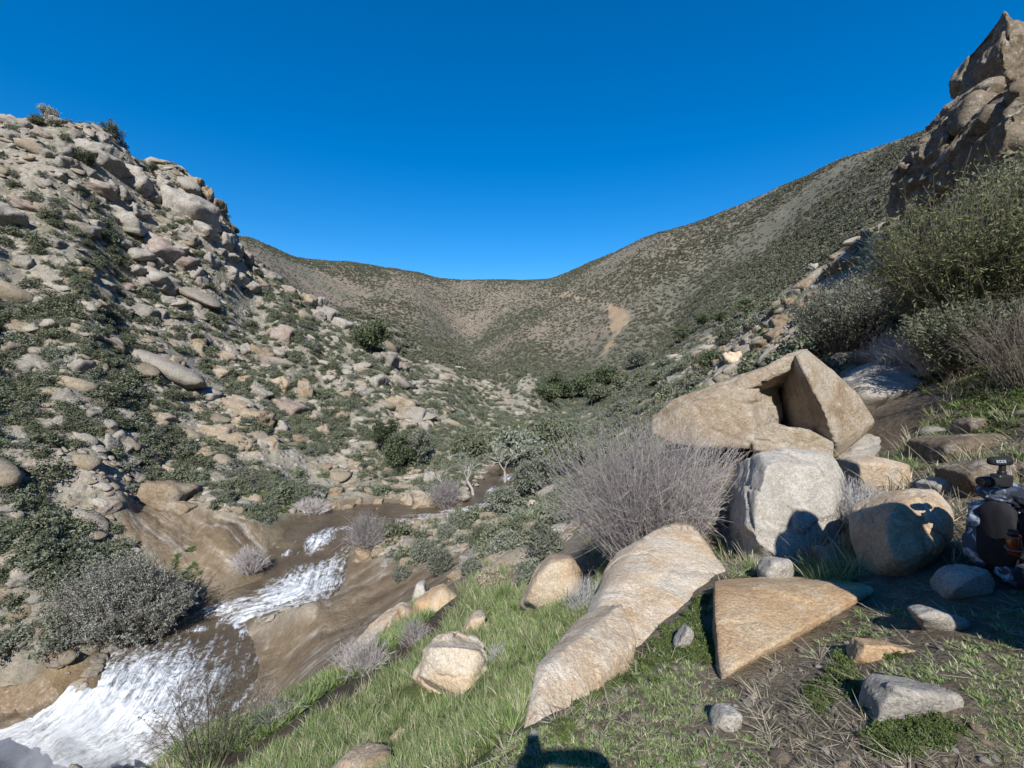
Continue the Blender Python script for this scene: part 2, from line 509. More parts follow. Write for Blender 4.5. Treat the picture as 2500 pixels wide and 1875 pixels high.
def poly_sd(x, y, poly):
    shp = np.shape(x); x = np.ravel(x); y = np.ravel(y)
    a = poly; b = np.roll(poly, -1, 0)
    px = x[:, None]; py = y[:, None]
    ex = b[:, 0] - a[:, 0]; ey = b[:, 1] - a[:, 1]
    t = np.clip(((px - a[:, 0]) * ex + (py - a[:, 1]) * ey) / np.maximum(ex * ex + ey * ey, 1e-9), 0, 1)
    d = np.hypot(px - a[:, 0] - t * ex, py - a[:, 1] - t * ey).min(1)
    cond = (a[:, 1] > py) != (b[:, 1] > py)
    xi = a[:, 0] + (py - a[:, 1]) / np.where(np.abs(ey) < 1e-9, 1e-9, ey) * ex
    ins = (cond & (px < xi)).sum(1) % 2 == 1
    return np.where(ins, -d, d).reshape(shp)

ZPOLY = {k: poly_world(v) for k, v in {
    'path': [(440, 1900), (560, 1900), (700, 1820), (830, 1730), (960, 1640), (1060, 1560), (1130, 1470), (1100, 1455), (1030, 1530), (960, 1590), (880, 1650), (800, 1690), (700, 1770), (600, 1830), (500, 1870)],
    'grassband': [(300, 1900), (520, 1875), (700, 1770), (870, 1650), (1010, 1540), (1090, 1470), (1020, 1490), (940, 1560), (820, 1650), (700, 1720), (560, 1800), (420, 1850)],
    'meadow': [(520, 1910), (700, 1830), (960, 1660), (1120, 1500), (1180, 1420), (1260, 1460), (1400, 1450), (1430, 1560), (1330, 1700), (1270, 1790), (1180, 1900)],
    'slabs': [(560, 1820), (640, 1700), (640, 1600), (620, 1540), (760, 1480), (850, 1400), (860, 1350), (1000, 1380), (1120, 1350), (1180, 1370), (1120, 1440), (1000, 1480), (940, 1560), (820, 1640), (700, 1720)],
    'leftslab': [(280, 1250), (400, 1200), (480, 1240), (640, 1290), (740, 1310), (650, 1330), (600, 1390), (480, 1440), (380, 1400), (330, 1340)],
    'nearleftslab': [(70, 1670), (200, 1600), (270, 1640), (230, 1720), (170, 1760), (60, 1830), (-60, 1860), (-60, 1760)],
    'slide': [(1488, 742), (1500, 752), (1525, 758), (1535, 775), (1528, 795), (1510, 815), (1495, 835), (1475, 870), (1470, 868), (1488, 832), (1498, 812), (1492, 785)],
    'mossy1': [(440, 1370), (470, 1345), (490, 1370), (480, 1395), (430, 1400)],
    'mossy2': [(600, 1200), (680, 1205), (720, 1240), (690, 1245), (620, 1225)],
    'duff': [(2180, 1160), (2260, 1130), (2350, 1150), (2420, 1200), (2330, 1230), (2220, 1210)],
}.items()}
TRAIL = [poly_world([(1330, 705), (1370, 712), (1400, 722), (1440, 734), (1490, 745), (1490, 748), (1440, 738), (1400, 726), (1370, 716), (1330, 709)])]

_mid = (LB + RB) / 2
def left_side(x, y):
    """True on the left bank"""
    xr = np.interp(np.ravel(y), _mid[::-1, 1][np.argsort(_mid[::-1, 1])], _mid[::-1, 0][np.argsort(_mid[::-1, 1])]).reshape(np.shape(y))
    return np.asarray(x) < np.where(np.asarray(y) > 58, 0.09 * np.asarray(y), xr)

def ground_colour(x, y, z):
    p = np.stack([x, y, 0 * x], -1)
    r = np.hypot(x, y)
    n1 = fbm(p * 0.9, 4, 41)[:, None]; n2 = fbm(p * 0.12, 4, 42)[:, None]; n3 = fbm(p * 4.0, 3, 43)[:, None]
    soil = np.array([0.095, 0.070, 0.050]); litter = np.array([0.19, 0.155, 0.105]); grass = np.array([0.10, 0.15, 0.045]); pale = np.array([0.225, 0.205, 0.16])
    granite = np.array([0.36, 0.31, 0.24]); ochre = np.array([0.30, 0.22, 0.12]); brownrock = np.array([0.135, 0.092, 0.050])
    col = soil + (litter - soil) * np.clip(0.40 + 0.9 * n1 + 0.4 * n3, 0, 1)
    # general hillside
    hill = np.array([0.24, 0.215, 0.17]) + (np.array([0.17, 0.17, 0.12]) - np.array([0.24, 0.215, 0.17])) * np.clip(0.5 + 1.6 * n2, 0, 1)
    hill = hill + (granite - hill) * np.clip(1.5 * n1 + 0.1, 0, 0.8)
    w = smooth(9, 16, r)[:, None]
    col = col * (1 - w) + hill * w
    w = (left_side(x, y) & (r < 150))[:, None] * 0.55
    col = col * (1 - w) + pale * w * (0.9 + 0.5 * n1)
    spot = smooth(0.05, 0.35, fbm(p * 0.55, 4, 47))[:, None] * smooth(12, 22, r)[:, None]
    col = col * (1 - 0.6 * spot) + np.array([0.115, 0.122, 0.07]) * 0.6 * spot
    oc = (np.clip(outcrop(x, y), 0, 1) * left_side(x, y) * smooth(16, 26, r) * (1 - smooth(95, 140, r)))[:, None]
    oc = np.clip(oc * 1.4, 0, 1) * (0.75 + 0.5 * n3)
    col = col * (1 - np.clip(oc, 0, 1)) + (np.array([0.27, 0.235, 0.185]) + np.array([0.03, 0.005, -0.01]) * n2) * (1 + 0.35 * n3) * np.clip(oc, 0, 1)
    farc = np.array([0.170, 0.140, 0.104]) + (np.array([0.128, 0.118, 0.086]) - np.array([0.170, 0.140, 0.104])) * np.clip(0.5 + 2.2 * fbm(p * 0.02, 4, 44)[:, None], 0, 1)
    farc = farc * (1 + 0.25 * fbm(p * 0.15, 4, 46)[:, None])
    w = smooth(110, 180, r)[:, None]
    col = col * (1 - w) + farc * w
    def paint(key, c, soft, k=1.0, jag=0.0):
        nonlocal col
        poly = ZPOLY[key] if isinstance(key, str) else key
        lo = poly.min(0) - soft * 2 - jag; hi = poly.max(0) + soft * 2 + jag
        m = np.nonzero((x > lo[0]) & (x < hi[0]) & (y > lo[1]) & (y < hi[1]))[0]
        if len(m) == 0: return
        sd = poly_sd(x[m], y[m], poly) + jag * fbm(p[m] / max(jag, 0.3), 4, 55)
        s = (k * (1 - smooth(-soft, soft, sd)))[:, None]
        c = np.broadcast_to(c if not callable(c) else c(m), (len(m), 3))
        col[m] = col[m] * (1 - s) + c * s
    paint('meadow', lambda m: grass * (0.85 + 0.9 * np.clip(n1[m], -.4, .6)) + np.array([0.02, 0.012, 0.0]), 0.5, 0.85, 0.4)
    paint('grassband', grass * 1.05, 0.4, 0.95, 0.3)
    paint('path', soil * 0.62, 0.12, 1.0, 0.25)
    paint('nearleftslab', lambda m: brownrock + (ochre - brownrock) * np.clip(0.4 + n1[m], 0, 1), 0.6, 1.0, 0.5)
    paint('slide', np.array([0.30, 0.215, 0.128]), 1.2, 0.85, 7.0)
    paint('duff', litter * 0.9, 0.2, 0.8, 0.2)
    paint('mossy1', np.array([0.08, 0.13, 0.025]), 0.5, 0.6, 1.0)
    paint('mossy2', np.array([0.09, 0.13, 0.04]), 0.5, 0.5, 1.0)
    for t in TRAIL: paint(t, np.array([0.36, 0.28, 0.18]), 1.6, 0.8, 0.8)
    return np.clip(col, 0.01, 0.6)

# river margins are darkened by water soaking the stone: a real wet band
_sd, _lev = river_sd(GVERTS[:, 0], GVERTS[:, 1])
GCOL = ground_colour(GVERTS[:, 0], GVERTS[:, 1], GVERTS[:, 2])
_wet = (1 - smooth(0.1, 1.6, _sd + 0.8 * fbm(np.stack([GVERTS[:, 0], GVERTS[:, 1], 0 * GVERTS[:, 0]], -1) * 0.8, 3, 66)))
GCOL = GCOL * (1 - 0.75 * _wet[:, None]) + np.array([0.105, 0.072, 0.04]) * 0.75 * _wet[:, None]
add_attr(ground_me, 'col', GCOL)
add_attr(ground_me, 'wet', _wet)
_gr = np.hypot(GVERTS[:, 0], GVERTS[:, 1])
_st = smooth(17, 24, _gr) * (1 - smooth(120, 170, _gr)) * np.where(left_side(GVERTS[:, 0], GVERTS[:, 1]), 1.0, 0.7) * smooth(0.5, 2.0, _sd)
for _k in ('slabs', 'leftslab', 'nearleftslab', 'mossy1', 'mossy2'):
    _pl = ZPOLY[_k]; _m = np.nonzero((GVERTS[:, 0] > _pl[:, 0].min() - 2) & (GVERTS[:, 0] < _pl[:, 0].max() + 2) & (GVERTS[:, 1] > _pl[:, 1].min() - 2) & (GVERTS[:, 1] < _pl[:, 1].max() + 2))[0]
    _st[_m] *= smooth(-0.3, 1.0, poly_sd(GVERTS[_m, 0], GVERTS[_m, 1], _pl))
add_attr(ground_me, 'stony', _st)
_sw = np.zeros(len(GVERTS)); _suv = np.zeros((len(GVERTS), 3), np.float32)
for _k in ('leftslab', 'slabs'):
    _pl = ZPOLY[_k]; _m = np.nonzero((GVERTS[:, 0] > _pl[:, 0].min() - 2) & (GVERTS[:, 0] < _pl[:, 0].max() + 2) & (GVERTS[:, 1] > _pl[:, 1].min() - 2) & (GVERTS[:, 1] < _pl[:, 1].max() + 2))[0]
    _x, _y = GVERTS[_m, 0], GVERTS[_m, 1]
    _w = 1 - smooth(-0.7, 0.7, poly_sd(_x, _y, _pl) + 0.8 * fbm(np.stack([_x, _y, 0 * _x], -1) / 0.8, 4, 55))
    _sw[_m] = np.maximum(_sw[_m], _w)
    if _k == 'leftslab': _suv[_m] = np.stack([(_x * _sdir[0] + _y * _sdir[1]) * 0.13, (-_x * _sdir[1] + _y * _sdir[0]) * 1.6, 0 * _x], -1)
    else: _suv[_m] = np.where((_w > 0)[:, None], np.stack([_x * 0.34, _y * 0.62, 0 * _x + 7], -1), _suv[_m])
add_attr(ground_me, 'slabw', _sw)
_a = ground_me.attributes.new('slabuv', 'FLOAT_VECTOR', 'POINT'); _a.data.foreach_set('vector', _suv.ravel())

m = NT('ground_soil_and_stone')
gp = m.pos()
c = m.attr('col', 'Color')
f1 = m.mapr(m.noise(gp, 9.0, 6, 0.7), 0.25, 0.75, 0.62, 1.38)
f2 = m.mapr(m.noise(gp, 0.9, 5, 0.65), 0.25, 0.75, 0.75, 1.25)
f3 = m.mapr(m.noise(gp, 60.0, 3, 0.6), 0.3, 0.7, 0.75, 1.25)
c = m.mix(1.0, c, m.math('MULTIPLY', m.math('MULTIPLY', f1, f2), f3), 'MULTIPLY')
suv = m.attr('slabuv', 'Vector'); sw = m.attr('slabw')
sn = m.noise(suv, 1.0, 9, 0.62, 0.35); sn2 = m.noise(gp, 1.6, 8, 0.7)
rockc = m.ramp(m.math('ADD', m.math('MULTIPLY', sn, 0.6), m.math('MULTIPLY', sn2, 0.4)), [(0.36, (0.105, 0.074, 0.044)), (0.48, (0.165, 0.122, 0.076)), (0.55, (0.225, 0.178, 0.125)), (0.585, (0.31, 0.27, 0.215)), (0.66, (0.36, 0.325, 0.27))])
c = m.mix(sw, c, m.mix(1.0, rockc, m.mapr(m.noise(gp, 14.0, 6, 0.7), 0.3, 0.7, 0.8, 1.2), 'MULTIPLY'))
vs = m.voronoi(gp, 2.3); vsc = m.new('ShaderNodeSeparateColor'); m.link(vs.outputs['Color'], vsc.inputs[0])
stone = m.math('MULTIPLY', m.attr('stony'), m.mapr(vsc.outputs[0], 0.5, 0.58))
c = m.mix(m.math('MULTIPLY', stone, 0.75), c, m.mix(1.0, (0.28, 0.25, 0.205), m.mapr(vsc.outputs[1], 0, 1, 0.6, 1.25), 'MULTIPLY'))
vh = m.math('MULTIPLY', m.math('MULTIPLY', m.mapr(vs.outputs['Distance'], 0, 0.6, 1, 0), stone), 1.8)
vh = m.math('ADD', vh, m.math('MULTIPLY', m.math('MULTIPLY', sn, sw), 2.0))
h = m.math('ADD', vh, m.math('ADD', m.noise(gp, 7.0, 8, 0.68), m.math('MULTIPLY', m.noise(gp, 40.0, 4, 0.6), 0.2)))
M_GROUND = m.finish(c, m.mapr(m.attr('wet'), 0, 1, 0.92, 0.35), m.bump(h, 0.9, 0.14), 0.25)
ground_me.materials.append(M_GROUND)
ground = obj('ground', ground_me, kind='structure')

# ------------------------------------------------------------------ materials
def granite_mat(name, cols, speck=55.0, stain=0.5, bump=0.6, scale=1.0, coords='Object', tint_attr=False, wet=False, pale=(0.47, 0.43, 0.37), dark=0.55):
    m = NT(name)
    g = m.coord(coords) if coords != 'World' else m.pos()
    oi = m.new('ShaderNodeObjectInfo')
    mp = m.new('ShaderNodeVectorMath', operation='ADD')
    m.link(g, mp.inputs[0])
    sc = m.new('ShaderNodeVectorMath', operation='SCALE'); m.link(oi.outputs['Location'], sc.inputs[0]); sc.inputs['Scale'].default_value = 0.37
    m.link(sc.outputs[0], mp.inputs[1])
    v = mp.outputs[0]
    big = m.noise(v, 1.1 * scale, 6, 0.66, 0.6)
    c = m.ramp(big, [(0.32, cols[0]), (0.45, cols[1]), (0.56, cols[2]), (0.70, cols[3])])
    blot = m.noise(v, 5.5 * scale, 8, 0.74, 0.3)
    c = m.mix(m.mapr(blot, 0.53, 0.64, 0, 0.6), c, pale)
    c = m.mix(m.mapr(blot, 0.46, 0.34, 0, dark), c, (cols[0][0] * 0.62, cols[0][1] * 0.58, cols[0][2] * 0.55))
    st = m.mapr(m.noise(v, 2.4 * scale, 8, 0.78, 1.2), 0.55, 0.70, 0, stain)
    c = m.mix(st, c, (0.12, 0.095, 0.07))
    c = m.mix(1.0, c, m.mapr(m.noise(v, 26.0 * scale, 5, 0.75), 0.3, 0.7, 0.78, 1.22), 'MULTIPLY')
    sp = m.voronoi(v, speck)
    spv = m.new('ShaderNodeSeparateColor'); m.link(sp.outputs['Color'], spv.inputs[0])
    c = m.mix(1.0, c, m.mapr(spv.outputs[0], 0, 1, 0.84, 1.15), 'MULTIPLY')
    c = m.mix(m.mapr(spv.outputs[1], 0.88, 0.93, 0, 0.35), c, (0.12, 0.10, 0.08))
    c = m.mix(1.0, c, m.mapr(oi.outputs['Random'], 0, 1, 0.85, 1.16), 'MULTIPLY')
    if tint_attr:
        c = m.mix(1.0, c, m.attr('tint', 'Color'), 'MULTIPLY')
    h = m.math('ADD', m.noise(v, 5.0 * scale, 10, 0.74), m.math('MULTIPLY', m.noise(v, speck * 0.5, 5, 0.7), 0.2))
    crack = m.voronoi(m.mix(0.16, v, m.new('ShaderNodeTexNoise').outputs['Color']), 0.55 * scale, 'DISTANCE_TO_EDGE')
    ck = m.mapr(m.math('ADD', crack.outputs['Distance'], m.mapr(m.noise(v, 2.2 * scale, 6, 0.75), 0, 1, -0.12, 0.12)), 0.0, 0.02, -0.10, 0)
    h = m.math('ADD', h, ck)
    return m.finish(c, 0.45 if wet else 0.88, m.bump(h, bump, 0.10 / scale), 0.35 if wet else 0.2)

TAN = [(0.380, 0.253, 0.145), (0.468, 0.341, 0.216), (0.506, 0.411, 0.297), (0.449, 0.398, 0.329)]
ORANGE = [(0.428, 0.267, 0.136), (0.463, 0.315, 0.178), (0.487, 0.369, 0.232), (0.451, 0.369, 0.279)]
GREYG = [(0.323, 0.292, 0.248), (0.398, 0.367, 0.316), (0.447, 0.404, 0.342), (0.435, 0.336, 0.236)]
HILLG = [(0.205, 0.179, 0.144), (0.250, 0.227, 0.192), (0.275, 0.256, 0.224), (0.237, 0.198, 0.147)]
BROWN = [(0.160, 0.108, 0.056), (0.208, 0.144, 0.080), (0.232, 0.176, 0.112), (0.176, 0.136, 0.080)]
PINK = [(0.211, 0.160, 0.128), (0.237, 0.186, 0.154), (0.250, 0.211, 0.179), (0.211, 0.179, 0.147)]
M_TAN = granite_mat('granite_tan', TAN, 90, 0.25, 0.8, 1.0, pale=(0.54, 0.49, 0.42), dark=0.3)
PALETAN = [(0.40, 0.285, 0.175), (0.47, 0.36, 0.245), (0.50, 0.425, 0.325), (0.46, 0.42, 0.355)]
M_PALETAN = granite_mat('granite_pale_tan', PALETAN, 90, 0.15, 0.7, 1.0, pale=(0.60, 0.55, 0.47), dark=0.2)
M_HOLLOW = granite_mat('granite_shaded_stained_tan', [(0.25, 0.18, 0.115), (0.32, 0.25, 0.17), (0.38, 0.32, 0.245), (0.33, 0.295, 0.245)], 80, 0.55, 1.0, 0.9, pale=(0.48, 0.44, 0.37), dark=0.5)  # stained tan, darkened overall to carry the shade on the boulder's left half
M_ORANGE = granite_mat('granite_orange', ORANGE, 95, 0.15, 0.7, 1.1, pale=(0.50, 0.42, 0.33), dark=0.25)
M_GREY = granite_mat('granite_grey', GREYG, 90, 0.35, 0.8, 0.9, pale=(0.52, 0.48, 0.42), dark=0.35)
M_DARK = granite_mat('granite_weathered_shaded', [(0.13, 0.10, 0.068), (0.18, 0.14, 0.095), (0.22, 0.18, 0.13), (0.17, 0.145, 0.115)], 45, 0.8, 0.9, 0.6)  # weathered stone, its colour darkened to carry the shade of the left-facing crag
M_HILL = granite_mat('granite_hill', HILLG, 14, 0.55, 0.9, 0.42, pale=(0.34, 0.305, 0.255))
GOLD = [(0.207, 0.145, 0.088), (0.264, 0.198, 0.128), (0.290, 0.238, 0.172), (0.255, 0.224, 0.185)]
M_GOLD = granite_mat('granite_golden', GOLD, 18, 0.45, 0.9, 0.5, pale=(0.34, 0.305, 0.255))
M_PINK = granite_mat('granite_pink', PINK, 14, 0.55, 0.9, 0.45, pale=(0.34, 0.305, 0.255))
M_BROWN = granite_mat('granite_brown_wet', BROWN, 20, 0.5, 0.8, 0.6, wet=True)
M_RUBBLE = granite_mat('granite_rubble', HILLG, 14, 0.45, 0.7, 0.6, coords='World', tint_attr=True, pale=(0.34, 0.305, 0.255))

def leaf_mat(name, stops, rough=0.65, trans=0.15):
    m = NT(name)
    oi = m.new('ShaderNodeObjectInfo')
    c = m.ramp(m.attr('shade'), stops)
    c = m.mix(1.0, c, m.mapr(oi.outputs['Random'], 0, 1, 0.72, 1.32), 'MULTIPLY')
    m.finish(c, rough, None, 0.25)
    if trans:
        tr = m.new('ShaderNodeBsdfTranslucent')
        m.link(c, tr.inputs['Color'])
        mx = m.new('ShaderNodeMixShader'); mx.inputs[0].default_value = trans
        m.link(m.bsdf.outputs[0], mx.inputs[1]); m.link(tr.outputs[0], mx.inputs[2])
        m.link(mx.outputs[0], m.out.inputs['Surface'])
    return m.m
# 'shade' 0..0.8 leaves, above 0.9 wood
def stops(a, b, c, wood=(0.16, 0.13, 0.10)):
    return [(0.0, a), (0.4, b), (0.8, c), (0.86, c), (0.9, wood), (1.0, wood)]
M_SHRUB = leaf_mat('leaf_chaparral', stops((0.082, 0.096, 0.056), (0.130, 0.145, 0.088), (0.20, 0.21, 0.135)))
M_SHRUBG = leaf_mat('leaf_sage_grey', stops((0.10, 0.115, 0.085), (0.16, 0.175, 0.13), (0.235, 0.24, 0.19)))
M_OAK = leaf_mat('leaf_oak', stops((0.045, 0.060, 0.030), (0.076, 0.095, 0.048), (0.13, 0.148, 0.085)))
M_GREEN = leaf_mat('leaf_green', stops((0.10, 0.135, 0.045), (0.17, 0.205, 0.08), (0.28, 0.31, 0.145), (0.24, 0.20, 0.16)), trans=0.3)
M_WILLOW = leaf_mat('leaf_willow_grey', stops((0.19, 0.20, 0.165), (0.275, 0.28, 0.235), (0.37, 0.375, 0.32)))
M_FAR = leaf_mat('leaf_far_chaparral', stops((0.070, 0.073, 0.046), (0.105, 0.107, 0.070), (0.15, 0.148, 0.102)), trans=0)
M_GRASS = leaf_mat('grass_green', stops((0.11, 0.168, 0.045), (0.172, 0.235, 0.078), (0.285, 0.335, 0.15), (0.45, 0.41, 0.28)), trans=0.3)
M_DRY = leaf_mat('grass_dry', stops((0.20, 0.17, 0.11), (0.31, 0.27, 0.19), (0.46, 0.41, 0.31)), trans=0.2)
M_TWIG = leaf_mat('twig_grey_purple', stops((0.25, 0.215, 0.205), (0.37, 0.33, 0.315), (0.55, 0.52, 0.49), (0.15, 0.12, 0.10)), trans=0)
M_SILVER = leaf_mat('twig_silver', stops((0.26, 0.25, 0.25), (0.36, 0.355, 0.355), (0.50, 0.50, 0.50)), trans=0)
M_BARK = leaf_mat('bark_dark', stops((0.07, 0.055, 0.045), (0.11, 0.09, 0.075), (0.17, 0.145, 0.12)), trans=0)
M_PALEBARK = leaf_mat('bark_pale', stops((0.26, 0.24, 0.205), (0.34, 0.32, 0.28), (0.42, 0.40, 0.36)), trans=0)
M_MAT = leaf_mat('leaf_spikemoss', stops((0.045, 0.068, 0.016), (0.078, 0.108, 0.030), (0.15, 0.165, 0.07)), trans=0.15)
# ------------------------------------------------------------------ rock shapes
_ICO = {}
def icosphere(level):
    if level in _ICO: return _ICO[level]
    bm = bmesh.new()
    bmesh.ops.create_icosphere(bm, subdivisions=level, radius=1.0)
    v = np.array([x.co[:] for x in bm.verts]); f = np.array([[a.index for a in x.verts] for x in bm.faces])
    bm.free()
    v /= np.linalg.norm(v, axis=1)[:, None]
    _ICO[level] = (v, f)
    return v, f

def hull_planes(pts):
    bm = bmesh.new()
    for p in pts: bm.verts.new(p)
    bmesh.ops.convex_hull(bm, input=list(bm.verts))
    bm.normal_update()
    out = []
    for f in bm.faces:
        n = np.array(f.normal[:]); h = float(n @ np.array(f.verts[0].co[:]))
        if f.calc_area() < 1e-9: continue
        if h < 0: n, h = -n, -h
        for q in out:
            if q[0] @ n > 0.995 and abs(q[1] - h) < 0.02 * max(h, 0.05): break
        else: out.append((n, max(h, 1e-3)))
    bm.free()
    return np.array([q[0] for q in out]), np.array([q[1] for q in out])

def polytope(dirs, N, H, p):
    k = np.maximum(dirs @ N.T, 0) / H[None]
    return (k ** p).sum(1) ** (-1.0 / p)

def roughen(v, n, amp, scale, seed, ridge_w=0.5):
    q = v * scale + seed * 7.13
    return v + n * (amp * (fbm(q, 5, seed) + ridge_w * np.minimum(0, ridged(q * 0.8 + 3.1, 4, seed + 50) - 0.55)))[:, None]

def facets(v, n, amp, cells, seed, stretch=(1, 1, 1.6)):
    """break the surface into joint-bounded blocks, each a little in or out and tilted"""
    rng = np.random.default_rng(seed)
    st = np.array(stretch)
    S = v[rng.choice(len(v), cells, replace=False)]
    size = np.ptp(v, axis=0).mean() / 2
    w = v + size * 0.16 * np.stack([fbm(v * 2.2 / size + k * 5.5, 3, seed + k) for k in range(3)], -1)
    d = (((w[:, None] - S[None]) * st) ** 2).sum(-1)
    i = d.argmin(1)
    off = rng.uniform(-1, 1, cells)
    tilt = rng.normal(size=(cells, 3)) * 0.9
    o = off[i] + ((v - S[i]) / size * tilt[i]).sum(1)
    dd = np.sort(d, 1)[:, :2] ** 0.5
    edge = np.clip((dd[:, 1] - dd[:, 0]) / (0.10 * size), 0, 1)
    return v + n * (amp * size * (o * smooth(0, 1, edge) - 0.9 * (1 - smooth(0, 0.55, edge))))[:, None]

def vnormals(v, f):
    n = np.zeros_like(v)
    fn = np.cross(v[f[:, 1]] - v[f[:, 0]], v[f[:, 2]] - v[f[:, 0]])
    for k in range(3): np.add.at(n, f[:, k], fn)
    return n / np.maximum(np.linalg.norm(n, axis=1)[:, None], 1e-12)

def random_rock(seed, level=3, p=18, rough=0.07, planes=15, flat=1.0):
    rng = np.random.default_rng(seed)
    N = rng.normal(size=(planes, 3)); N /= np.linalg.norm(N, axis=1)[:, None]
    N = np.vstack([N, [[0, 0, 1], [0, 0, -1], [1, 0, 0], [-1, 0, 0], [0, 1, 0], [0, -1, 0]]])
    H = np.concatenate([rng.uniform(0.55, 0.95, planes), rng.uniform(0.8, 1.0, 6)])
    d, f = icosphere(level)
    v = d * polytope(d, N, H, p)[:, None]
    v = roughen(v, d, rough, 1.8, seed)
    if level >= 4: v = facets(v, d, 0.15, 16, seed)
    v = v / np.abs(v).max(0)
    v[:, 2] *= flat
    return v, f

ROCKS = []
for s in range(12):
    v, f = random_rock(100 + s, 4, 90 if s % 4 else 30, 0.11, 5 + s % 4)
    ROCKS.append(mesh_from('boulder_shape', v, f, True))
_rock_variants = {}
def rock_mesh(k, mat):
    """shared mesh data of rock shape k in a stone"""
    key = (k, mat.name)
    if key not in _rock_variants:
        me = ROCKS[k].copy(); me.materials.clear(); me.materials.append(mat)
        _rock_variants[key] = me
    return _rock_variants[key]

def big_rock(name, pts, mat, label, level=5, p=26, amp=0.05, scale=1.2, seed=1, dents=(), cat='boulder', group=None, ridge_w=0.6, parent=None, cells=20, fac=0.022):
    """a boulder from corner points in the place; dents: (centre, radius xyz, push vector)"""
    v, f = rock_surface(pts, level, p, amp, scale, seed, dents, ridge_w, cells, fac)
    base = np.array([v[:, 0].mean(), v[:, 1].mean(), v[:, 2].min()])
    me = mesh_from(name, v - base, f, True)
    return obj(name, me, mat, parent, label, cat if parent is None else None, group, None, base)

FOOT = []
def outline_pts(uv, d_mid, th, dfun=None, shrink=0.55, front=1.0, lift=0.0):
    """corner points of a boulder whose outline in the photograph is uv; its lower edge rests where the ground is"""
    uv = np.array(uv, float)
    cu, cv = uv.mean(0)
    spec = (lambda u, v: d_mid) if dfun is None else dfun
    lowcut = cv + 0.18 * (uv[:, 1].max() - cv)
    low = [(u, v, hit(u, v)) for u, v in uv if v > lowcut]
    ok = [(u, v, g[1]) for u, v, g in low if g is not None and 0.55 < g[1] / spec(u, v) < 1.7]
    k = np.mean([g / spec(u, v) for u, v, g in ok]) if ok else 1.0
    def dist(u, v):
        if v > lowcut:
            g = hit(u, v)
            if g is not None and 0.55 < g[1] / spec(u, v) < 1.7: return g[1] * (0.6 - lift) + 0.4 * spec(u, v) * k
        return spec(u, v) * k * (1 - lift)
    out = []
    for u, v in uv:
        d = dist(u, v)
        p = P(u, v, d)
        out.append(p)
        uu, vv = cu + (u - cu) * shrink, cv + (v - cv) * shrink
        out.append(P(uu, vv, spec(uu, vv) * k * (1 - lift) - th * front))
        out.append(p + np.array([0, th * 1.3, -0.15 * th]) + (P(cu, cv, d) - p) * 0.35)
        if v > lowcut: out.append(p + np.array([0, th * 0.6, -0.55 * th - 0.05]) + (P(cu, v, d) - p) * 0.1)
    FOOT.append(np.array([P(u, v, dist(u, v))[:2] for u, v in uv]))
    return out

def rock_surface(pts, level, p, amp, scale, seed, dents=(), ridge_w=0.6, cells=20, fac=0.022):
    pts = np.array(pts, float)
    c = (pts.min(0) + pts.max(0)) / 2 * 0.5 + pts.mean(0) * 0.5
    q = pts - c
    N, H = hull_planes(q)
    d, f = icosphere(level)
    s = np.ptp(q, axis=0) / 2
    dd = d * s; dd /= np.linalg.norm(dd, axis=1)[:, None]
    v = dd * polytope(dd, N, H, p)[:, None]
    size = float(np.mean(s))
    for (ctr, rad, push) in dents:
        e = (v + c - np.array(ctr)) / np.array(rad, float)
        e = e * (1 + 0.5 * fbm(v * 3.0 / size, 3, seed + 5))[:, None]
        w = np.clip(1.25 - (e ** 2).sum(1), 0, 1) ** 0.5
        v = v + w[:, None] * np.array(push, float)
    n = vnormals(v, f)
    v = roughen(v, n, amp * size, scale / size, seed, ridge_w)
    if fac: v = facets(v, n, fac, cells, seed + 77)
    # flat chips and steps, as granite breaks
    st = fbm(v * 2.6 / size + 9.1, 3, seed + 21)
    v = v + n * (amp * 0.9 * size * (np.round(st * 5) / 5 - st * 0.6))[:, None]
    v = v + n * (amp * 0.25 * size * fbm(v * 6.0 / size, 4, seed + 9))[:, None]
    return v + c, f

def compound_rock(name, blocks, mat, label, cat='boulder'):
    """one boulder made of several blocks grown together; blocks: (points, level, p, amp, scale, seed, dents)"""
    V = []; Fc = []; n = 0
    for b in blocks:
        v, f = rock_surface(*b)
        V.append(v); Fc.append(f + n); n += len(v)
    V = np.concatenate(V); Fc = np.concatenate(Fc)
    base = np.array([V[:, 0].mean(), V[:, 1].mean(), V[:, 2].min()])
    me = mesh_from(name, V - base, Fc, True)
    return obj(name, me, mat, None, label, cat, None, None, base)
# ------------------------------------------------------------------ boulders one can pick out, by where they stand
rngB = random.Random(5)
def place_boulder(u, v, w, h, mat, label, group=None, name='boulder', thick=0.95, k=None, tilt=0.2):
    g = hit(u, v + 0.22 * h)
    if g is None: return None
    d = g[1]
    sx = 0.54 * w * d / F_PX; sz = 0.72 * h * d / F_PX
    sy = thick * (sx + sz) / 2
    c = P(u, v + 0.26 * h, d + 0.30 * sy)
    k = rngB.randrange(len(ROCKS)) if k is None else k
    o = obj(name, rock_mesh(k, mat), None, None, label, 'boulder', group)
    o.location = c
    if group and w > 30 and u < 1000 and rngB.random() < 0.5: sx *= 1.08; sz *= 0.9; tilt = 0.3
    o.scale = (sx, sy, sz)
    lean = 0.32 if (u < 1000 and v < 1200) else 0.0        # the rock dips down to the stream
    if u > 1600: lean = -0.3
    o.rotation_euler = (rngB.uniform(-tilt, tilt), lean + rngB.uniform(-tilt, tilt), rngB.choice([0, math.pi]) + rngB.uniform(-0.35, 0.35))
    if abs(o.rotation_euler[2]) > 1.6: o.rotation_euler[1] *= -1
    return o

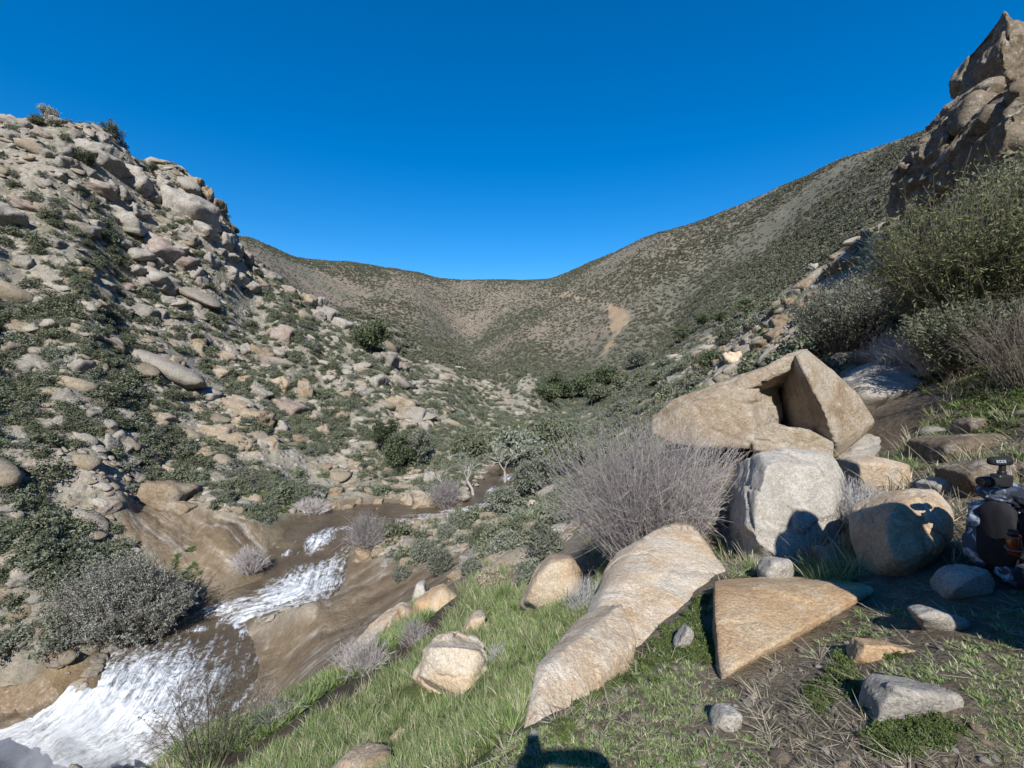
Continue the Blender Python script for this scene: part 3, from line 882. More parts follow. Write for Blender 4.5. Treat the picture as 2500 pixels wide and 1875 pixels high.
NTH = ['first', 'second', 'third', 'fourth', 'fifth', 'sixth', 'seventh', 'eighth', 'ninth', 'tenth', 'eleventh', 'twelfth', 'thirteenth', 'fourteenth', 'fifteenth', 'sixteenth', 'seventeenth', 'eighteenth', 'nineteenth', 'twentieth', 'twenty-first', 'twenty-second', 'twenty-third', 'twenty-fourth', 'twenty-fifth', 'twenty-sixth', 'twenty-seventh', 'twenty-eighth', 'twenty-ninth', 'thirtieth']
def ordinal(i, n):
    """place in a row counted from the nearer end"""
    j = n - 1 - i
    if i <= j: return 'leftmost' if i == 0 else NTH[i] + ' from left'
    return 'rightmost' if j == 0 else NTH[j] + ' from right'

UNIQUE = [  # (u, v, w, h, material, label)
    (47, 304, 60, 30, M_HILL, 'broad tan boulder at the far left end of the hilltop'),
    (137, 296, 24, 26, M_HILL, 'small upright boulder beside the grey bush on the left hilltop'),
    (224, 366, 66, 44, M_HILL, 'large pale rounded boulder just below the left hilltop bush'),
    (467, 512, 90, 92, M_HILL, 'biggest pale rock face on the right shoulder of the left hill'),
    (470, 447, 44, 42, M_GOLD, 'blocky tan boulder on the skyline of the left shoulder'),
    (503, 474, 32, 40, M_GOLD, 'narrow upright boulder on the skyline, above the dark split one'),
    (528, 504, 36, 36, M_GOLD, 'dark split boulder overhanging the left hill skyline'),
    (15, 530, 60, 70, M_HILL, 'shadowed grey rock face at the left edge of the hillside'),
    (383, 603, 92, 56, M_PINK, 'broad pinkish outcrop midway up the left hill'),
    (376, 672, 96, 46, M_HILL, 'pale cracked outcrop below the pinkish one on the left hill'),
    (463, 812, 50, 24, M_HILL, 'flat perched slab lying tilted on the left hillside'),
    (210, 664, 36, 28, M_GOLD, 'lone yellowish boulder among shrubs on the left hill'),
    (698, 813, 52, 44, M_PINK, 'rounded pink boulder beside a second one mid left hill'),
    (673, 810, 32, 36, M_PINK, 'dark pink boulder leaning on the rounded pink one'),
    (752, 733, 36, 38, M_GOLD, 'topmost golden block in the boulder row down the spur'),
    (803, 766, 52, 38, M_HILL, 'wide pale block in the middle of the spur boulder row'),
    (839, 795, 48, 34, M_HILL, 'lower pale block of the boulder row above the oak'),
    (872, 805, 34, 34, M_HILL, 'end block of the spur boulder row, right above the oak'),
    (944, 878, 42, 54, M_HILL, 'tall standing boulder below the oak on the spur'),
    (917, 873, 27, 34, M_HILL, 'pointed boulder leaning next to the tall standing one'),
    (921, 929, 44, 40, M_HILL, 'cube-shaped pale boulder on the lower left slope'),
    (977, 984, 78, 56, M_GOLD, 'largest rounded boulder in the pile above the stream'),
    (1020, 1010, 52, 42, M_HILL, 'overhanging boulder in the pile right of the largest one'),
    (1036, 1043, 36, 34, M_HILL, 'lowest squarish boulder of the pile above the stream'),
    (1026, 938, 30, 22, M_HILL, 'small round boulder at the top of the pile'),
    (1233, 1084, 36, 30, M_GOLD, 'tan boulder with dark underside near the valley bottom'),
    (622, 1022, 84, 66, M_GOLD, 'large smooth tan slab on the lower left slope'),
    (564, 992, 66, 42, M_GOLD, 'long tan rib of rock left of the smooth tan slab'),
    (706, 994, 78, 50, M_PINK, 'rough pink outcrop right of the smooth tan slab'),
    (651, 870, 62, 48, M_PINK, 'humped pinkish outcrop with cracks on the left slope'),
    (275, 1080, 60, 60, M_HILL, 'rounded grey boulder with shadowed right flank, left slope'),
    (311, 1088, 48, 46, M_HILL, 'grey boulder tucked against the rounded grey one'),
    (416, 1209, 108, 84, M_GOLD, 'big overhanging boulder above the streaked bedrock slab'),
    (448, 1240, 58, 38, M_GOLD, 'blunt lower end of rock under the big overhanging boulder'),
    (419, 1152, 54, 42, M_GOLD, 'blocky tan boulder on top of the big overhanging one'),
    (170, 975, 60, 52, M_HILL, 'pale lumpy boulder surrounded by dark shrubs'),
    (76, 888, 66, 48, M_HILL, 'grey boulder capping the dark gully, left edge slope'),
    (759, 1356, 90, 38, M_BROWN, 'long brown wet boulder lying in the cascade'),
    (734, 1340, 46, 30, M_BROWN, 'brown boulder behind the long wet one in the cascade'),
    (813, 1318, 46, 30, M_BROWN, 'tan-topped boulder parting the upper rapids'),
    (651, 1384, 36, 34, M_GOLD, 'pale pointed boulder beside the bare streamside bush'),
    (886, 1352, 50, 40, M_BROWN, 'brown cracked boulder at the right side of the cascade'),
    (1036, 1222, 52, 46, M_GOLD, 'golden leaning block beside the far rapids'),
    (996, 1218, 36, 32, M_GOLD, 'golden block left of the leaning one by the rapids'),
    (1052, 1172, 46, 42, M_HILL, 'whitish boulder behind the golden blocks'),
    (824, 1240, 26, 36, M_GOLD, 'upright yellow cobble at the edge of the dark pool'),
    (1157, 1360, 74, 28, M_HILL, 'pale layered ledge on the right bank'),
    (281, 1584, 54, 50, M_HILL, 'grey boulder at the left edge of the pool'),
    (326, 1570, 36, 42, M_HILL, 'narrow grey boulder touching the one at the pool edge'),
    (1314, 1240, 58, 38, M_TAN, 'pinkish tan boulder behind the purple bush, right bank'),
    (2231, 473, 64, 44, M_GOLD, 'tan boulder at the foot of the dark crag'),
    (2057, 647, 48, 38, M_GOLD, 'split tan boulder on the right-hand ridge'),
    (1914, 783, 56, 40, M_GOLD, 'largest pale block low on the right-hand ridge'),
    (2242, 706, 118, 66, M_TAN, 'tan boulder half hidden behind the green bush'),
    (2100, 798, 58, 60, M_DARK, 'dark upright rock among the grey bushes, right slope'),
    (2133, 864, 112, 60, M_DARK, 'reddish brown fractured boulder behind the hollow one'),
    (1793, 873, 44, 42, M_TAN, 'upright tan rock cluster above the hollow boulder'),
]
for t in UNIQUE:
    place_boulder(*t)

GROUPS = {
    ('hilltop boulders', 'weathered tan hilltop boulder'): (M_HILL, [(83, 352, 36, 32), (163, 370, 40, 40), (253, 392, 62, 46), (163, 399, 50, 30), (250, 331, 40, 34), (326, 432, 84, 58), (231, 454, 70, 36),
        (110, 330, 40, 26), (190, 328, 46, 30), (290, 412, 40, 32), (140, 425, 40, 24), (300, 470, 46, 34), (20, 330, 46, 26), (280, 455, 40, 30), (355, 470, 50, 40), (120, 375, 40, 26), (205, 415, 44, 26), (60, 322, 36, 24), (175, 310, 26, 18), (215, 312, 28, 18), (345, 440, 44, 36), (375, 478, 40, 46), (180, 450, 50, 26), (240, 490, 46, 24), (330, 505, 50, 26)]),
    ('left shoulder boulders', 'pale boulder on the skyline shoulder, left hill'): (M_HILL, [(401, 450, 36, 32), (391, 428, 32, 26), (550, 584, 44, 38), (430, 450, 30, 24), (445, 560, 40, 34), (520, 545, 36, 34), (495, 560, 44, 40), (575, 600, 34, 30), (420, 480, 30, 24),
        (545, 560, 30, 28), (530, 610, 36, 22), (564, 624, 36, 22), (600, 630, 30, 36), (615, 700, 40, 36), (590, 677, 22, 22), (633, 656, 32, 32), (662, 678, 36, 38), (620, 660, 20, 20), (700, 705, 46, 22), (725, 715, 36, 22), (781, 737, 30, 28), (774, 770, 40, 34), (857, 817, 36, 28), (818, 826, 28, 14)]),
    ('mid slope outcrops', 'grey outcrop block midway up left hill'): (M_HILL, [(297, 527, 96, 44), (231, 545, 36, 28), (203, 556, 54, 32), (65, 502, 54, 32), (344, 617, 78, 48), (391, 646, 50, 36), (354, 692, 34, 28), (394, 765, 26, 26), (344, 765, 62, 50), (490, 689, 30, 30), (286, 746, 54, 26), (235, 746, 48, 36),
        (130, 590, 40, 30), (60, 640, 46, 40), (455, 640, 60, 44), (480, 665, 46, 36), (430, 610, 50, 34), (330, 660, 46, 32), (300, 590, 40, 26), (505, 740, 40, 24), (420, 735, 46, 30), (550, 700, 36, 24), (560, 660, 40, 28), (45, 770, 40, 34), (20, 820, 50, 40), (140, 760, 36, 26), (320, 700, 44, 24), (250, 690, 40, 24), (505, 620, 44, 32), (460, 580, 40, 30), (410, 690, 40, 26)]),
    ('lower slope outcrops', 'weathered outcrop block above the stream'): (M_GOLD, [(644, 864, 58, 44), (597, 853, 48, 34), (745, 948, 40, 60), (886, 952, 40, 32), (781, 990, 40, 30), (789, 1052, 38, 46), (572, 990, 52, 48), (752, 1016, 40, 38), (528, 907, 66, 34), (481, 838, 58, 44), (535, 1052, 78, 48), (398, 1018, 48, 30), (615, 1221, 40, 40),
        (586, 1246, 30, 22), (690, 1040, 50, 36), (730, 1070, 40, 30), (640, 960, 44, 28), (690, 930, 44, 30), (600, 925, 46, 30), (555, 870, 50, 28), (660, 1075, 60, 30), (510, 960, 60, 30), (480, 1000, 50, 28), (460, 920, 46, 26), (430, 880, 50, 28), (590, 1075, 60, 34), (830, 1010, 40, 26), (850, 960, 36, 24), (500, 1105, 70, 28), (560, 1140, 60, 26), (620, 1150, 60, 28)]),
    ('gully boulders', 'grey boulder beside the shrubby gully'): (M_HILL, [(43, 849, 58, 44), (199, 896, 58, 52), (224, 1003, 44, 38), (362, 1108, 70, 34), (333, 1163, 48, 40), (127, 1376, 78, 42), (217, 1314, 34, 30), (60, 1400, 60, 44), (250, 1040, 46, 36), (150, 1030, 36, 26), (120, 900, 44, 34), (240, 960, 40, 30), (290, 1010, 46, 34), (320, 1130, 44, 28),
        (260, 1230, 50, 34), (230, 1360, 46, 32), (30, 1330, 50, 40), (100, 1440, 56, 40), (40, 1480, 50, 42), (160, 1410, 40, 30), (70, 1280, 40, 26), (20, 1240, 40, 30), (134, 1480, 48, 38), (338, 1530, 54, 44), (150, 1613, 60, 20), (60, 1560, 40, 28), (105, 1530, 36, 26), (250, 1610, 36, 26), (235, 1640, 30, 22)]),
    ('streamside boulders', 'tan boulder along the stream bed'): (M_GOLD, [(801, 1234, 28, 26), (840, 1243, 20, 28), (855, 1240, 28, 26), (783, 1209, 30, 32), (855, 1185, 36, 26), (1009, 1196, 36, 26), (989, 1117, 28, 18), (933, 1251, 40, 22), (1222, 1202, 36, 16), (1168, 1214, 24, 14), (703, 1345, 26, 22), (965, 1323, 50, 32), (987, 1287, 32, 22),
        (871, 1292, 26, 20), (1025, 1280, 26, 22), (1182, 1327, 44, 22), (991, 1374, 28, 30), (1121, 1402, 64, 36), (930, 1345, 40, 30), (945, 1375, 36, 24), (910, 1310, 30, 22), (1060, 1300, 30, 22), (1085, 1320, 34, 24), (1105, 1290, 28, 20), (1045, 1330, 36, 26), (1015, 1350, 34, 24), (1070, 1355, 30, 22), (1140, 1310, 30, 20), (1165, 1285, 28, 18), (1010, 1260, 34, 22),
        (960, 1200, 28, 20), (900, 1200, 30, 22), (880, 1220, 26, 20), (820, 1200, 30, 22), (750, 1200, 34, 24), (925, 1225, 26, 18), (1080, 1140, 28, 20), (1110, 1120, 30, 20), (1150, 1100, 26, 18), (1040, 1120, 28, 18), (950, 1150, 30, 20), (900, 1140, 26, 18), (860, 1130, 26, 18), (800, 1140, 30, 20), (1200, 1130, 26, 16), (1090, 1215, 30, 22), (1130, 1200, 26, 18), (1005, 1150, 30, 20)]),
    ('right ridge rocks', 'jagged tan rock on the right-hand ridge'): (M_GOLD, [(1832, 787, 40, 34), (1965, 697, 40, 32), (1946, 717, 34, 28), (1930, 736, 34, 28), (1957, 742, 34, 26), (1889, 760, 30, 24), (1710, 869, 32, 28), (1742, 838, 28, 24), (1805, 850, 26, 24), (1648, 928, 40, 36), (1989, 654, 36, 28), (1903, 811, 54, 34), (2258, 452, 40, 44), (2163, 587, 34, 26), (2038, 655, 34, 30),
        (2122, 571, 30, 24), (1970, 690, 30, 26), (2190, 530, 34, 26), (2150, 556, 30, 24), (2090, 600, 34, 26), (2010, 672, 34, 28), (1880, 790, 34, 26), (1850, 810, 34, 26), (1770, 855, 34, 26), (1690, 905, 34, 26), (1630, 955, 34, 26), (1610, 970, 30, 24), (1680, 930, 30, 24), (1750, 890, 34, 30), (1860, 840, 44, 30), (1990, 720, 34, 28), (2080, 640, 34, 28), (1830, 830, 40, 28), (2025, 891, 60, 34)]),
    ('far spur rocks', 'small pale rock on the farther left spur'): (M_HILL, [(1129, 1047, 22, 18), (1201, 1036, 36, 16), (984, 896, 26, 28), (847, 899, 28, 22), (1024, 958, 42, 24), (825, 1094, 18, 18), (1060, 1010, 26, 20), (1090, 1030, 26, 18), (1110, 1060, 24, 18), (960, 935, 28, 20), (1000, 940, 28, 22), (1290, 1035, 36, 20), (1260, 1010, 30, 16), (1310, 1050, 36, 18), (1050, 980, 28, 20), (1150, 1020, 24, 16), (1180, 1060, 24, 16), (1080, 985, 26, 18)]),
}
for (grp, lab), (mat, lst) in GROUPS.items():
    lst = sorted(lst)
    nband = max(1, round(len(lst) / 12))
    byv = sorted(range(len(lst)), key=lambda i: lst[i][1])
    band = {i: min(nband - 1, k * nband // len(lst)) for k, i in enumerate(byv)}
    bname = {1: [''], 2: ['upper row, ', 'lower row, '], 3: ['upper row, ', 'middle row, ', 'lower row, '], 4: ['top row, ', 'second row, ', 'third row, ', 'bottom row, ']}[nband]
    for k, (u, v, w, h) in enumerate(lst):
        mm = mat
        if mat is M_HILL and k % 5 == 3: mm = M_PINK
        if mat is M_GOLD and k % 4 == 2: mm = M_HILL
        row = [i for i in range(len(lst)) if band[i] == band[k]]
        place_boulder(u, v, w, h, mm, lab + ', ' + bname[band[k]] + ordinal(row.index(k), len(row)), grp)
# ------------------------------------------------------------------ the stream
LBf = _resample(_lb, 34); RBf = _resample(_rb, 34)
na = len(LBf); nc = 110
tc = np.linspace(-0.22, 1.22, nc)
WV = LBf[:, None] * (1 - tc)[None, :, None] + RBf[:, None] * tc[None, :, None]
mid = (LBf + RBf) / 2
along = np.concatenate([[0], np.cumsum(np.linalg.norm(np.diff(mid, axis=0), axis=1))])
width = np.linalg.norm(RBf - LBf, axis=1)
flow = np.stack([np.repeat(along[:, None], nc, 1), (tc[None] - 0.5) * width[:, None], np.zeros((na, nc))], -1).reshape(-1, 3)
WP = WV.reshape(-1, 3).copy()
FOAM = [  # where the water breaks: u, v, half width, half height in the photograph, level, strength
    (780, 1325, 32, 22, -13.6, .9), (800, 1300, 24, 14, -13.3, .6), (745, 1425, 85, 38, -14.1, 1.15), (690, 1450, 70, 26, -14.3, 1.0), (800, 1400, 40, 34, -14.0, .8), (620, 1480, 80, 24, -14.6, .85), (560, 1475, 60, 12, -14.8, .7),
    (615, 1515, 28, 22, -15.0, .75), (700, 1350, 14, 8, -13.8, .5), (830, 1365, 14, 30, -13.8, .45), (850, 1290, 30, 8, -13.25, .5), (1130, 1250, 60, 10, -12.9, .8), (1050, 1258, 70, 7, -13.0, .6), (980, 1266, 40, 6, -13.1, .45),
    (1200, 1232, 30, 10, -12.5, .8), (1215, 1200, 30, 14, -12.3, .75), (1245, 1165, 26, 14, -12.0, .75), (1290, 1110, 24, 16, -11.6, .7), (900, 1270, 30, 6, -13.2, .3),
    (250, 1720, 110, 80, -16.0, 1.1), (350, 1660, 90, 70, -15.4, .8), (160, 1790, 120, 60, -17.2, 1.3), (320, 1790, 150, 80, -16.8, 1.15), (60, 1850, 150, 70, -19.2, 1.5), (200, 1860, 200, 60, -18.5, 1.3), (430, 1800, 90, 60, -15.9, .7), (480, 1640, 110, 80, -15.35, .42),
    (620, 1680, 14, 26, -15.4, .8), (590, 1735, 40, 24, -15.5, .8), (480, 1535, 30, 10, -15.25, .6), (325, 1590, 14, 30, -15.35, .5), (400, 1580, 70, 40, -15.3, .4), (600, 1620, 40, 60, -15.35, .3)]
foam = np.full(len(WP), 0.10)
wu, wv, wd = project(WP)
for (fu, fv, a, b, lev, k) in FOAM:
    c0 = PZ(fu, fv, lev)
    rx = a * c0[1] / F_PX; ry = b * c0[1] / F_PX / 0.5
    e = ((WP[:, 0] - c0[0]) / rx) ** 2 + ((WP[:, 1] - c0[1]) / ry) ** 2
    foam = np.maximum(foam, k * np.exp(-0.8 * e))
p = flow * np.array([0.55, 1.2, 1])
turb = ridged(p * 1.6, 4, 5) * 0.5 + fbm(WP * 2.3, 4, 8) * 0.7
WP[:, 2] += 0.02 * fbm(WP * 0.9, 3, 3) + np.clip(foam, 0, 1.2) * 0.20 * turb + 0.05 * np.clip(foam, 0, 1)
i = (np.arange(na - 1)[:, None] * nc + np.arange(nc - 1)[None]).ravel()
wf = np.stack([i, i + 1, i + nc + 1, i + nc], -1)
water_me = mesh_from('water', WP, wf, True)
add_attr(water_me, 'foam', foam)
a = water_me.attributes.new('flow', 'FLOAT_VECTOR', 'POINT'); a.data.foreach_set('vector', flow.astype(np.float32).ravel())
m = NT('stream_water')
fl = m.attr('flow', 'Vector'); gp = m.pos(); fo = m.attr('foam')
mp = m.new('ShaderNodeMapping'); mp.inputs['Scale'].default_value = (0.30, 1.5, 1.0); m.link(fl, mp.inputs['Vector'])
# streaks drawn out along the current, curls where the pool turns
n1 = m.noise(mp.outputs[0], 1.5, 7, 0.62, 1.2)
n2 = m.noise(gp, 0.9, 7, 0.62, 2.6)
n3 = m.noise(mp.outputs[0], 5.0, 6, 0.65, 0.8)
rid = m.math('SUBTRACT', 1.0, m.math('ABSOLUTE', m.mapr(m.noise(gp, 0.8, 6, 0.6, 2.6), 0, 1, -7.0, 7.0)))
lace = m.math('MULTIPLY', m.mapr(rid, 0.0, 1.0, 0, 0.45), m.mapr(fo, 0.15, 0.4, 0, 1))
s = m.math('ADD', m.math('ADD', m.math('MULTIPLY', fo, 1.0), lace), m.math('ADD', m.mapr(n1, 0.3, 0.7, -0.30, 0.30), m.math('ADD', m.mapr(n2, 0.3, 0.7, -0.28, 0.28), m.mapr(n3, 0.3, 0.7, -0.16, 0.16))))
mask = m.mapr(s, 0.40, 1.15)
murk = m.ramp(m.noise(gp, 0.5, 4, 0.6), [(0.3, (0.060, 0.044, 0.026)), (0.7, (0.115, 0.088, 0.056))])
white = m.mix(m.mapr(m.math('ADD', n1, n3), 0.85, 1.15), (0.30, 0.315, 0.33), (0.62, 0.64, 0.66))
c = m.mix(mask, murk, white)
hgt = m.math('ADD', m.math('MULTIPLY', n1, 0.7), m.math('ADD', m.math('MULTIPLY', n3, 0.5), m.math('ADD', m.math('MULTIPLY', n2, 0.6), m.math('MULTIPLY', mask, 0.3))))
m.finish(c, m.mapr(mask, 0, 1, 0.10, 0.7), m.bump(hgt, 0.6, 0.35), 0.5)
M_WATER = m.m
obj('water', water_me, M_WATER, kind='structure')

# spray hanging over the lip of the fall
v, f = icosphere(4)
sv = v * np.array([4.6, 3.4, 1.5]); sv = sv + v * (0.5 * fbm(v * 1.8, 4, 4))[:, None]
spray_me = mesh_from('spray', sv, f, True)
m = NT('spray_mist')
m.n.remove(m.bsdf)
vol = m.new('ShaderNodeVolumePrincipled')
vol.inputs['Color'].default_value = (0.97, 0.98, 1.0, 1)
vol.inputs['Anisotropy'].default_value = 0.0
oc = m.coord('Object')
ln = m.new('ShaderNodeVectorMath', operation='MULTIPLY'); ln.inputs[1].default_value = (1 / 4.6, 1 / 3.4, 1 / 1.5); m.link(oc, ln.inputs[0])
le = m.new('ShaderNodeVectorMath', operation='LENGTH'); m.link(ln.outputs[0], le.inputs[0])
fall = m.mapr(le.outputs['Value'], 0.2, 1.0, 1.0, 0.0)
nz = m.mapr(m.noise(oc, 0.9, 5, 0.6, 0.6), 0.42, 0.66, 0, 1)
m.link(m.math('MULTIPLY', m.math('MULTIPLY', fall, nz), 0.55), vol.inputs['Density'])
m.link(vol.outputs[0], m.out.inputs['Volume'])
sp_ = P(150, 1852, 16.8)
o = obj('spray', spray_me, m.m, kind='stuff', loc=(sp_[0], sp_[1], sp_[2]))
o.rotation_euler = (0, 0.35, 0.5)
# ------------------------------------------------------------------ plant shapes
def quads_from(c, a, b):
    """quads centred on c spanned by half axes a, b"""
    v = np.stack([c - a - b * 0.25, c + b * -1.0 * 0 - b, c + a - b * 0.25, c + b], 1).reshape(-1, 3)
    f = np.arange(len(v)).reshape(-1, 4)
    return v, f

def unit(v): return v / np.maximum(np.linalg.norm(v, axis=-1, keepdims=True), 1e-9)

def leaf_cloud(rng, centres, n_each, spread, size, up=0.3, aspect=0.45, outward=None):
    c = np.repeat(centres, n_each, 0)
    n = len(c)
    c = c + rng.normal(size=(n, 3)) * spread
    a = unit(rng.normal(size=(n, 3)) + np.array([0, 0, up]))
    b = unit(np.cross(a, rng.normal(size=(n, 3))))
    s = size * rng.uniform(0.6, 1.4, (n, 1))
    v, f = quads_from(c, b * s * aspect, a * s)
    sh = np.clip(np.repeat(rng.uniform(0.05, 0.75, n), 4) * 0.6 + 0.4 * np.repeat(np.repeat(rng.uniform(0, 0.8, len(centres)), n_each), 4), 0, 0.8)
    return v, f, sh

def tube(pts, r0, r1, sides=4):
    pts = np.asarray(pts, float); n = len(pts)
    t = unit(np.gradient(pts, axis=0))
    ref = np.array([0.31, 0.87, 0.21])
    x = unit(np.cross(t, ref)); y = np.cross(t, x)
    r = np.linspace(r0, r1, n)
    ang = np.linspace(0, 2 * np.pi, sides, endpoint=False)
    v = pts[:, None] + r[:, None, None] * (np.cos(ang)[None, :, None] * x[:, None] + np.sin(ang)[None, :, None] * y[:, None])
    v = v.reshape(-1, 3)
    f = []
    for i in range(n - 1):
        for k in range(sides):
            f.append((i * sides + k, i * sides + (k + 1) % sides, (i + 1) * sides + (k + 1) % sides, (i + 1) * sides + k))
    return v, np.array(f)

def tubes(P0, Pm, P1, r0, r1, sides=3, seg=4):
    """many bent tubes at once: quadratic curves from P0 through Pm to P1"""
    n = len(P0)
    t = np.linspace(0, 1, seg + 1)[None, :, None]
    pts = (1 - t) ** 2 * P0[:, None] + 2 * t * (1 - t) * Pm[:, None] + t * t * P1[:, None]
    tan = unit(np.gradient(pts, axis=1))
    x = unit(np.cross(tan, np.array([0.31, 0.87, 0.21]))); y = np.cross(tan, x)
    r = (np.asarray(r0).reshape(-1, 1) * (1 - t[..., 0]) + np.asarray(r1).reshape(-1, 1) * t[..., 0])
    ang = np.linspace(0, 2 * np.pi, sides, endpoint=False)
    v = pts[:, :, None] + r[:, :, None, None] * (np.cos(ang)[None, None, :, None] * x[:, :, None] + np.sin(ang)[None, None, :, None] * y[:, :, None])
    v = v.reshape(-1, 3)
    base = (np.arange(n) * (seg + 1) * sides)[:, None, None]
    i = np.arange(seg)[None, :, None] * sides; k = np.arange(sides)[None, None]
    k2 = (k + 1) % sides
    f = np.stack([base + i + k, base + i + k2, base + i + sides + k2, base + i + sides + k], -1).reshape(-1, 4)
    return v, f

class Geo:
    def __init__(self): self.v = []; self.f = []; self.s = []; self.n = 0
    def add(self, v, f, s):
        self.v.append(v); self.f.append(f + self.n); self.n += len(v)
        self.s.append(np.broadcast_to(s, (len(v),)) if np.ndim(s) else np.full(len(v), s))
    def mesh(self, name, mat, smooth_shade=False):
        me = mesh_from(name, np.concatenate(self.v), np.concatenate(self.f), smooth_shade)
        add_attr(me, 'shade', np.concatenate(self.s))
        if mat: me.materials.append(mat)
        return me

def shrub_geo(seed, clumps=26, n_each=34, size=0.075, flat=0.75, spread=0.13, open_=0.35):
    rng = np.random.default_rng(seed)
    g = Geo()
    d = unit(rng.normal(size=(clumps, 3))); d[:, 2] = np.abs(d[:, 2]) * 1.1 - 0.1
    rad = rng.uniform(open_, 1.0, clumps) ** 0.6
    lump = 1 + 0.35 * rng.normal(size=clumps) * 0.5
    c = d * (rad * lump)[:, None] * np.array([0.85, 0.85, flat])
    c[:, 2] = np.maximum(c[:, 2], 0.02) + 0.05
    g.add(*leaf_cloud(rng, c, n_each, spread, size))
    k = 12
    e = c[rng.choice(len(c), k)]
    P0 = np.zeros((k, 3)) + rng.normal(size=(k, 3)) * [0.08, 0.08, 0]; P0[:, 2] = -0.15
    v, f = tubes(P0, (P0 + e) / 2 + rng.normal(size=(k, 3)) * 0.1, e, np.full(k, 0.03), np.full(k, 0.008))
    g.add(v, f, 0.95)
    return g

SHRUBS = [shrub_geo(300 + i, 22 + 3 * i % 11, 38, 0.085, 0.6 + 0.05 * (i % 5)).mesh('shrub_shape', M_SHRUB) for i in range(6)]
SHRUBS_G = [shrub_geo(330 + i, 24, 36, 0.08, 0.65, open_=0.2).mesh('sage_shape', M_SHRUBG) for i in range(3)]
FARSHRUBS = [shrub_geo(360 + i, 9, 10, 0.24, 0.7, 0.22).mesh('far_shrub_shape', M_FAR) for i in range(4)]

def scatter(name, pts, scales, variants, seed=0, normals=None, kind='stuff', stretch=None, rot=None):
    """one object of countless small pieces: instances of the variant meshes on points"""
    rng = np.random.default_rng(seed)
    n = len(pts)
    me = bpy.data.meshes.new(name)
    me.vertices.add(n); me.vertices.foreach_set('co', np.asarray(pts, np.float32).ravel())
    if rot is None:
        rot = np.zeros((n, 3), np.float32)
        rot[:, 2] = rng.uniform(0, 2 * np.pi, n)
        if normals is not None:
            rot[:, 0] = -np.arcsin(np.clip(normals[:, 1], -1, 1)) * 0.8; rot[:, 1] = np.arcsin(np.clip(normals[:, 0], -1, 1)) * 0.8
            rot[:, 2] = rng.uniform(0, 2 * np.pi, n) * 0 + rng.uniform(-0.6, 0.6, n)
        rot[:, :2] += rng.uniform(-0.15, 0.15, (n, 2))
    sc = np.asarray(scales, np.float32)
    if sc.ndim == 1: sc = np.repeat(sc[:, None], 3, 1) * rng.uniform(0.8, 1.2, (n, 3))
    a = me.attributes.new('rot', 'FLOAT_VECTOR', 'POINT'); a.data.foreach_set('vector', np.asarray(rot, np.float32).ravel())
    a = me.attributes.new('scl', 'FLOAT_VECTOR', 'POINT'); a.data.foreach_set('vector', sc.astype(np.float32).ravel())
    a = me.attributes.new('idx', 'INT', 'POINT'); a.data.foreach_set('value', rng.integers(0, len(variants), n).astype(np.int32))
    col = bpy.data.collections.new(name + '_shapes')
    for k, v in enumerate(variants):
        col.objects.link(bpy.data.objects.new('%s_shape_%02d' % (name, k), v))
    ng = bpy.data.node_groups.new(name + '_scatter', 'GeometryNodeTree')
    ng.interface.new_socket('Geometry', in_out='INPUT', socket_type='NodeSocketGeometry')
    ng.interface.new_socket('Geometry', in_out='OUTPUT', socket_type='NodeSocketGeometry')
    N = ng.nodes; Lk = ng.links
    gi = N.new('NodeGroupInput'); go = N.new('NodeGroupOutput')
    ip = N.new('GeometryNodeInstanceOnPoints')
    ci = N.new('GeometryNodeCollectionInfo'); ci.inputs['Collection'].default_value = col
    ci.inputs['Separate Children'].default_value = True; ci.inputs['Reset Children'].default_value = True
    def at(nm, typ):
        q = N.new('GeometryNodeInputNamedAttribute'); q.data_type = typ; q.inputs['Name'].default_value = nm
        return q.outputs['Attribute']
    Lk.new(gi.outputs[0], ip.inputs['Points']); Lk.new(ci.outputs[0], ip.inputs['Instance'])
    ip.inputs['Pick Instance'].default_value = True
    Lk.new(at('idx', 'INT'), ip.inputs['Instance Index'])
    e2r = N.new('FunctionNodeEulerToRotation'); Lk.new(at('rot', 'FLOAT_VECTOR'), e2r.inputs[0]); Lk.new(e2r.outputs[0], ip.inputs['Rotation'])
    Lk.new(at('scl', 'FLOAT_VECTOR'), ip.inputs['Scale'])
    Lk.new(ip.outputs[0], go.inputs[0])
    o = obj(name, me, kind=kind)
    md = o.modifiers.new('scatter', 'NODES'); md.node_group = ng
    return o

def polar_points(rng, n, az0, az1, r0, r1, power=0.0):
    a = np.radians(rng.uniform(az0, az1, n))
    if power == 0: r = np.exp(rng.uniform(math.log(r0), math.log(r1), n))
    else: r = (rng.uniform(r0 ** power, r1 ** power, n)) ** (1 / power)
    x = r * np.sin(a); y = r * np.cos(a)
    return x, y, hfast(x, y)

# ------------------------------------------------------------------ chaparral on the hillsides
rng = np.random.default_rng(77)
x, y, z = polar_points(rng, 46000, -60, 58, 14, 130)
sd, _ = river_sd(x, y)
u, v, dep = project(np.stack([x, y, z], -1))
left = left_side(x, y)
n = fbm(np.stack([x, y, 0 * x], -1) * 0.16, 3, 71)
dens = np.where(left, 0.62, np.where(np.hypot(x, y) > 45, 0.5, 0.30))
dens = np.where(left & (u < 380) & (v > 520) & (v < 1320), 0.80, dens)
dens = np.where(left & (u < 420) & (v < 470), 0.16, dens)
dens = np.where(left & (u > 330) & (u < 620) & (v < 760), 0.32, dens)
slab = poly_sd(x, y, ZPOLY['leftslab']) < 0.5
dens = np.where(slab | (sd < 1.6) | ((v > 1590) & (u < 700)), 0, dens)
dens = np.where(poly_sd(x, y, ZPOLY['slabs']) < 0.5, 0, dens)
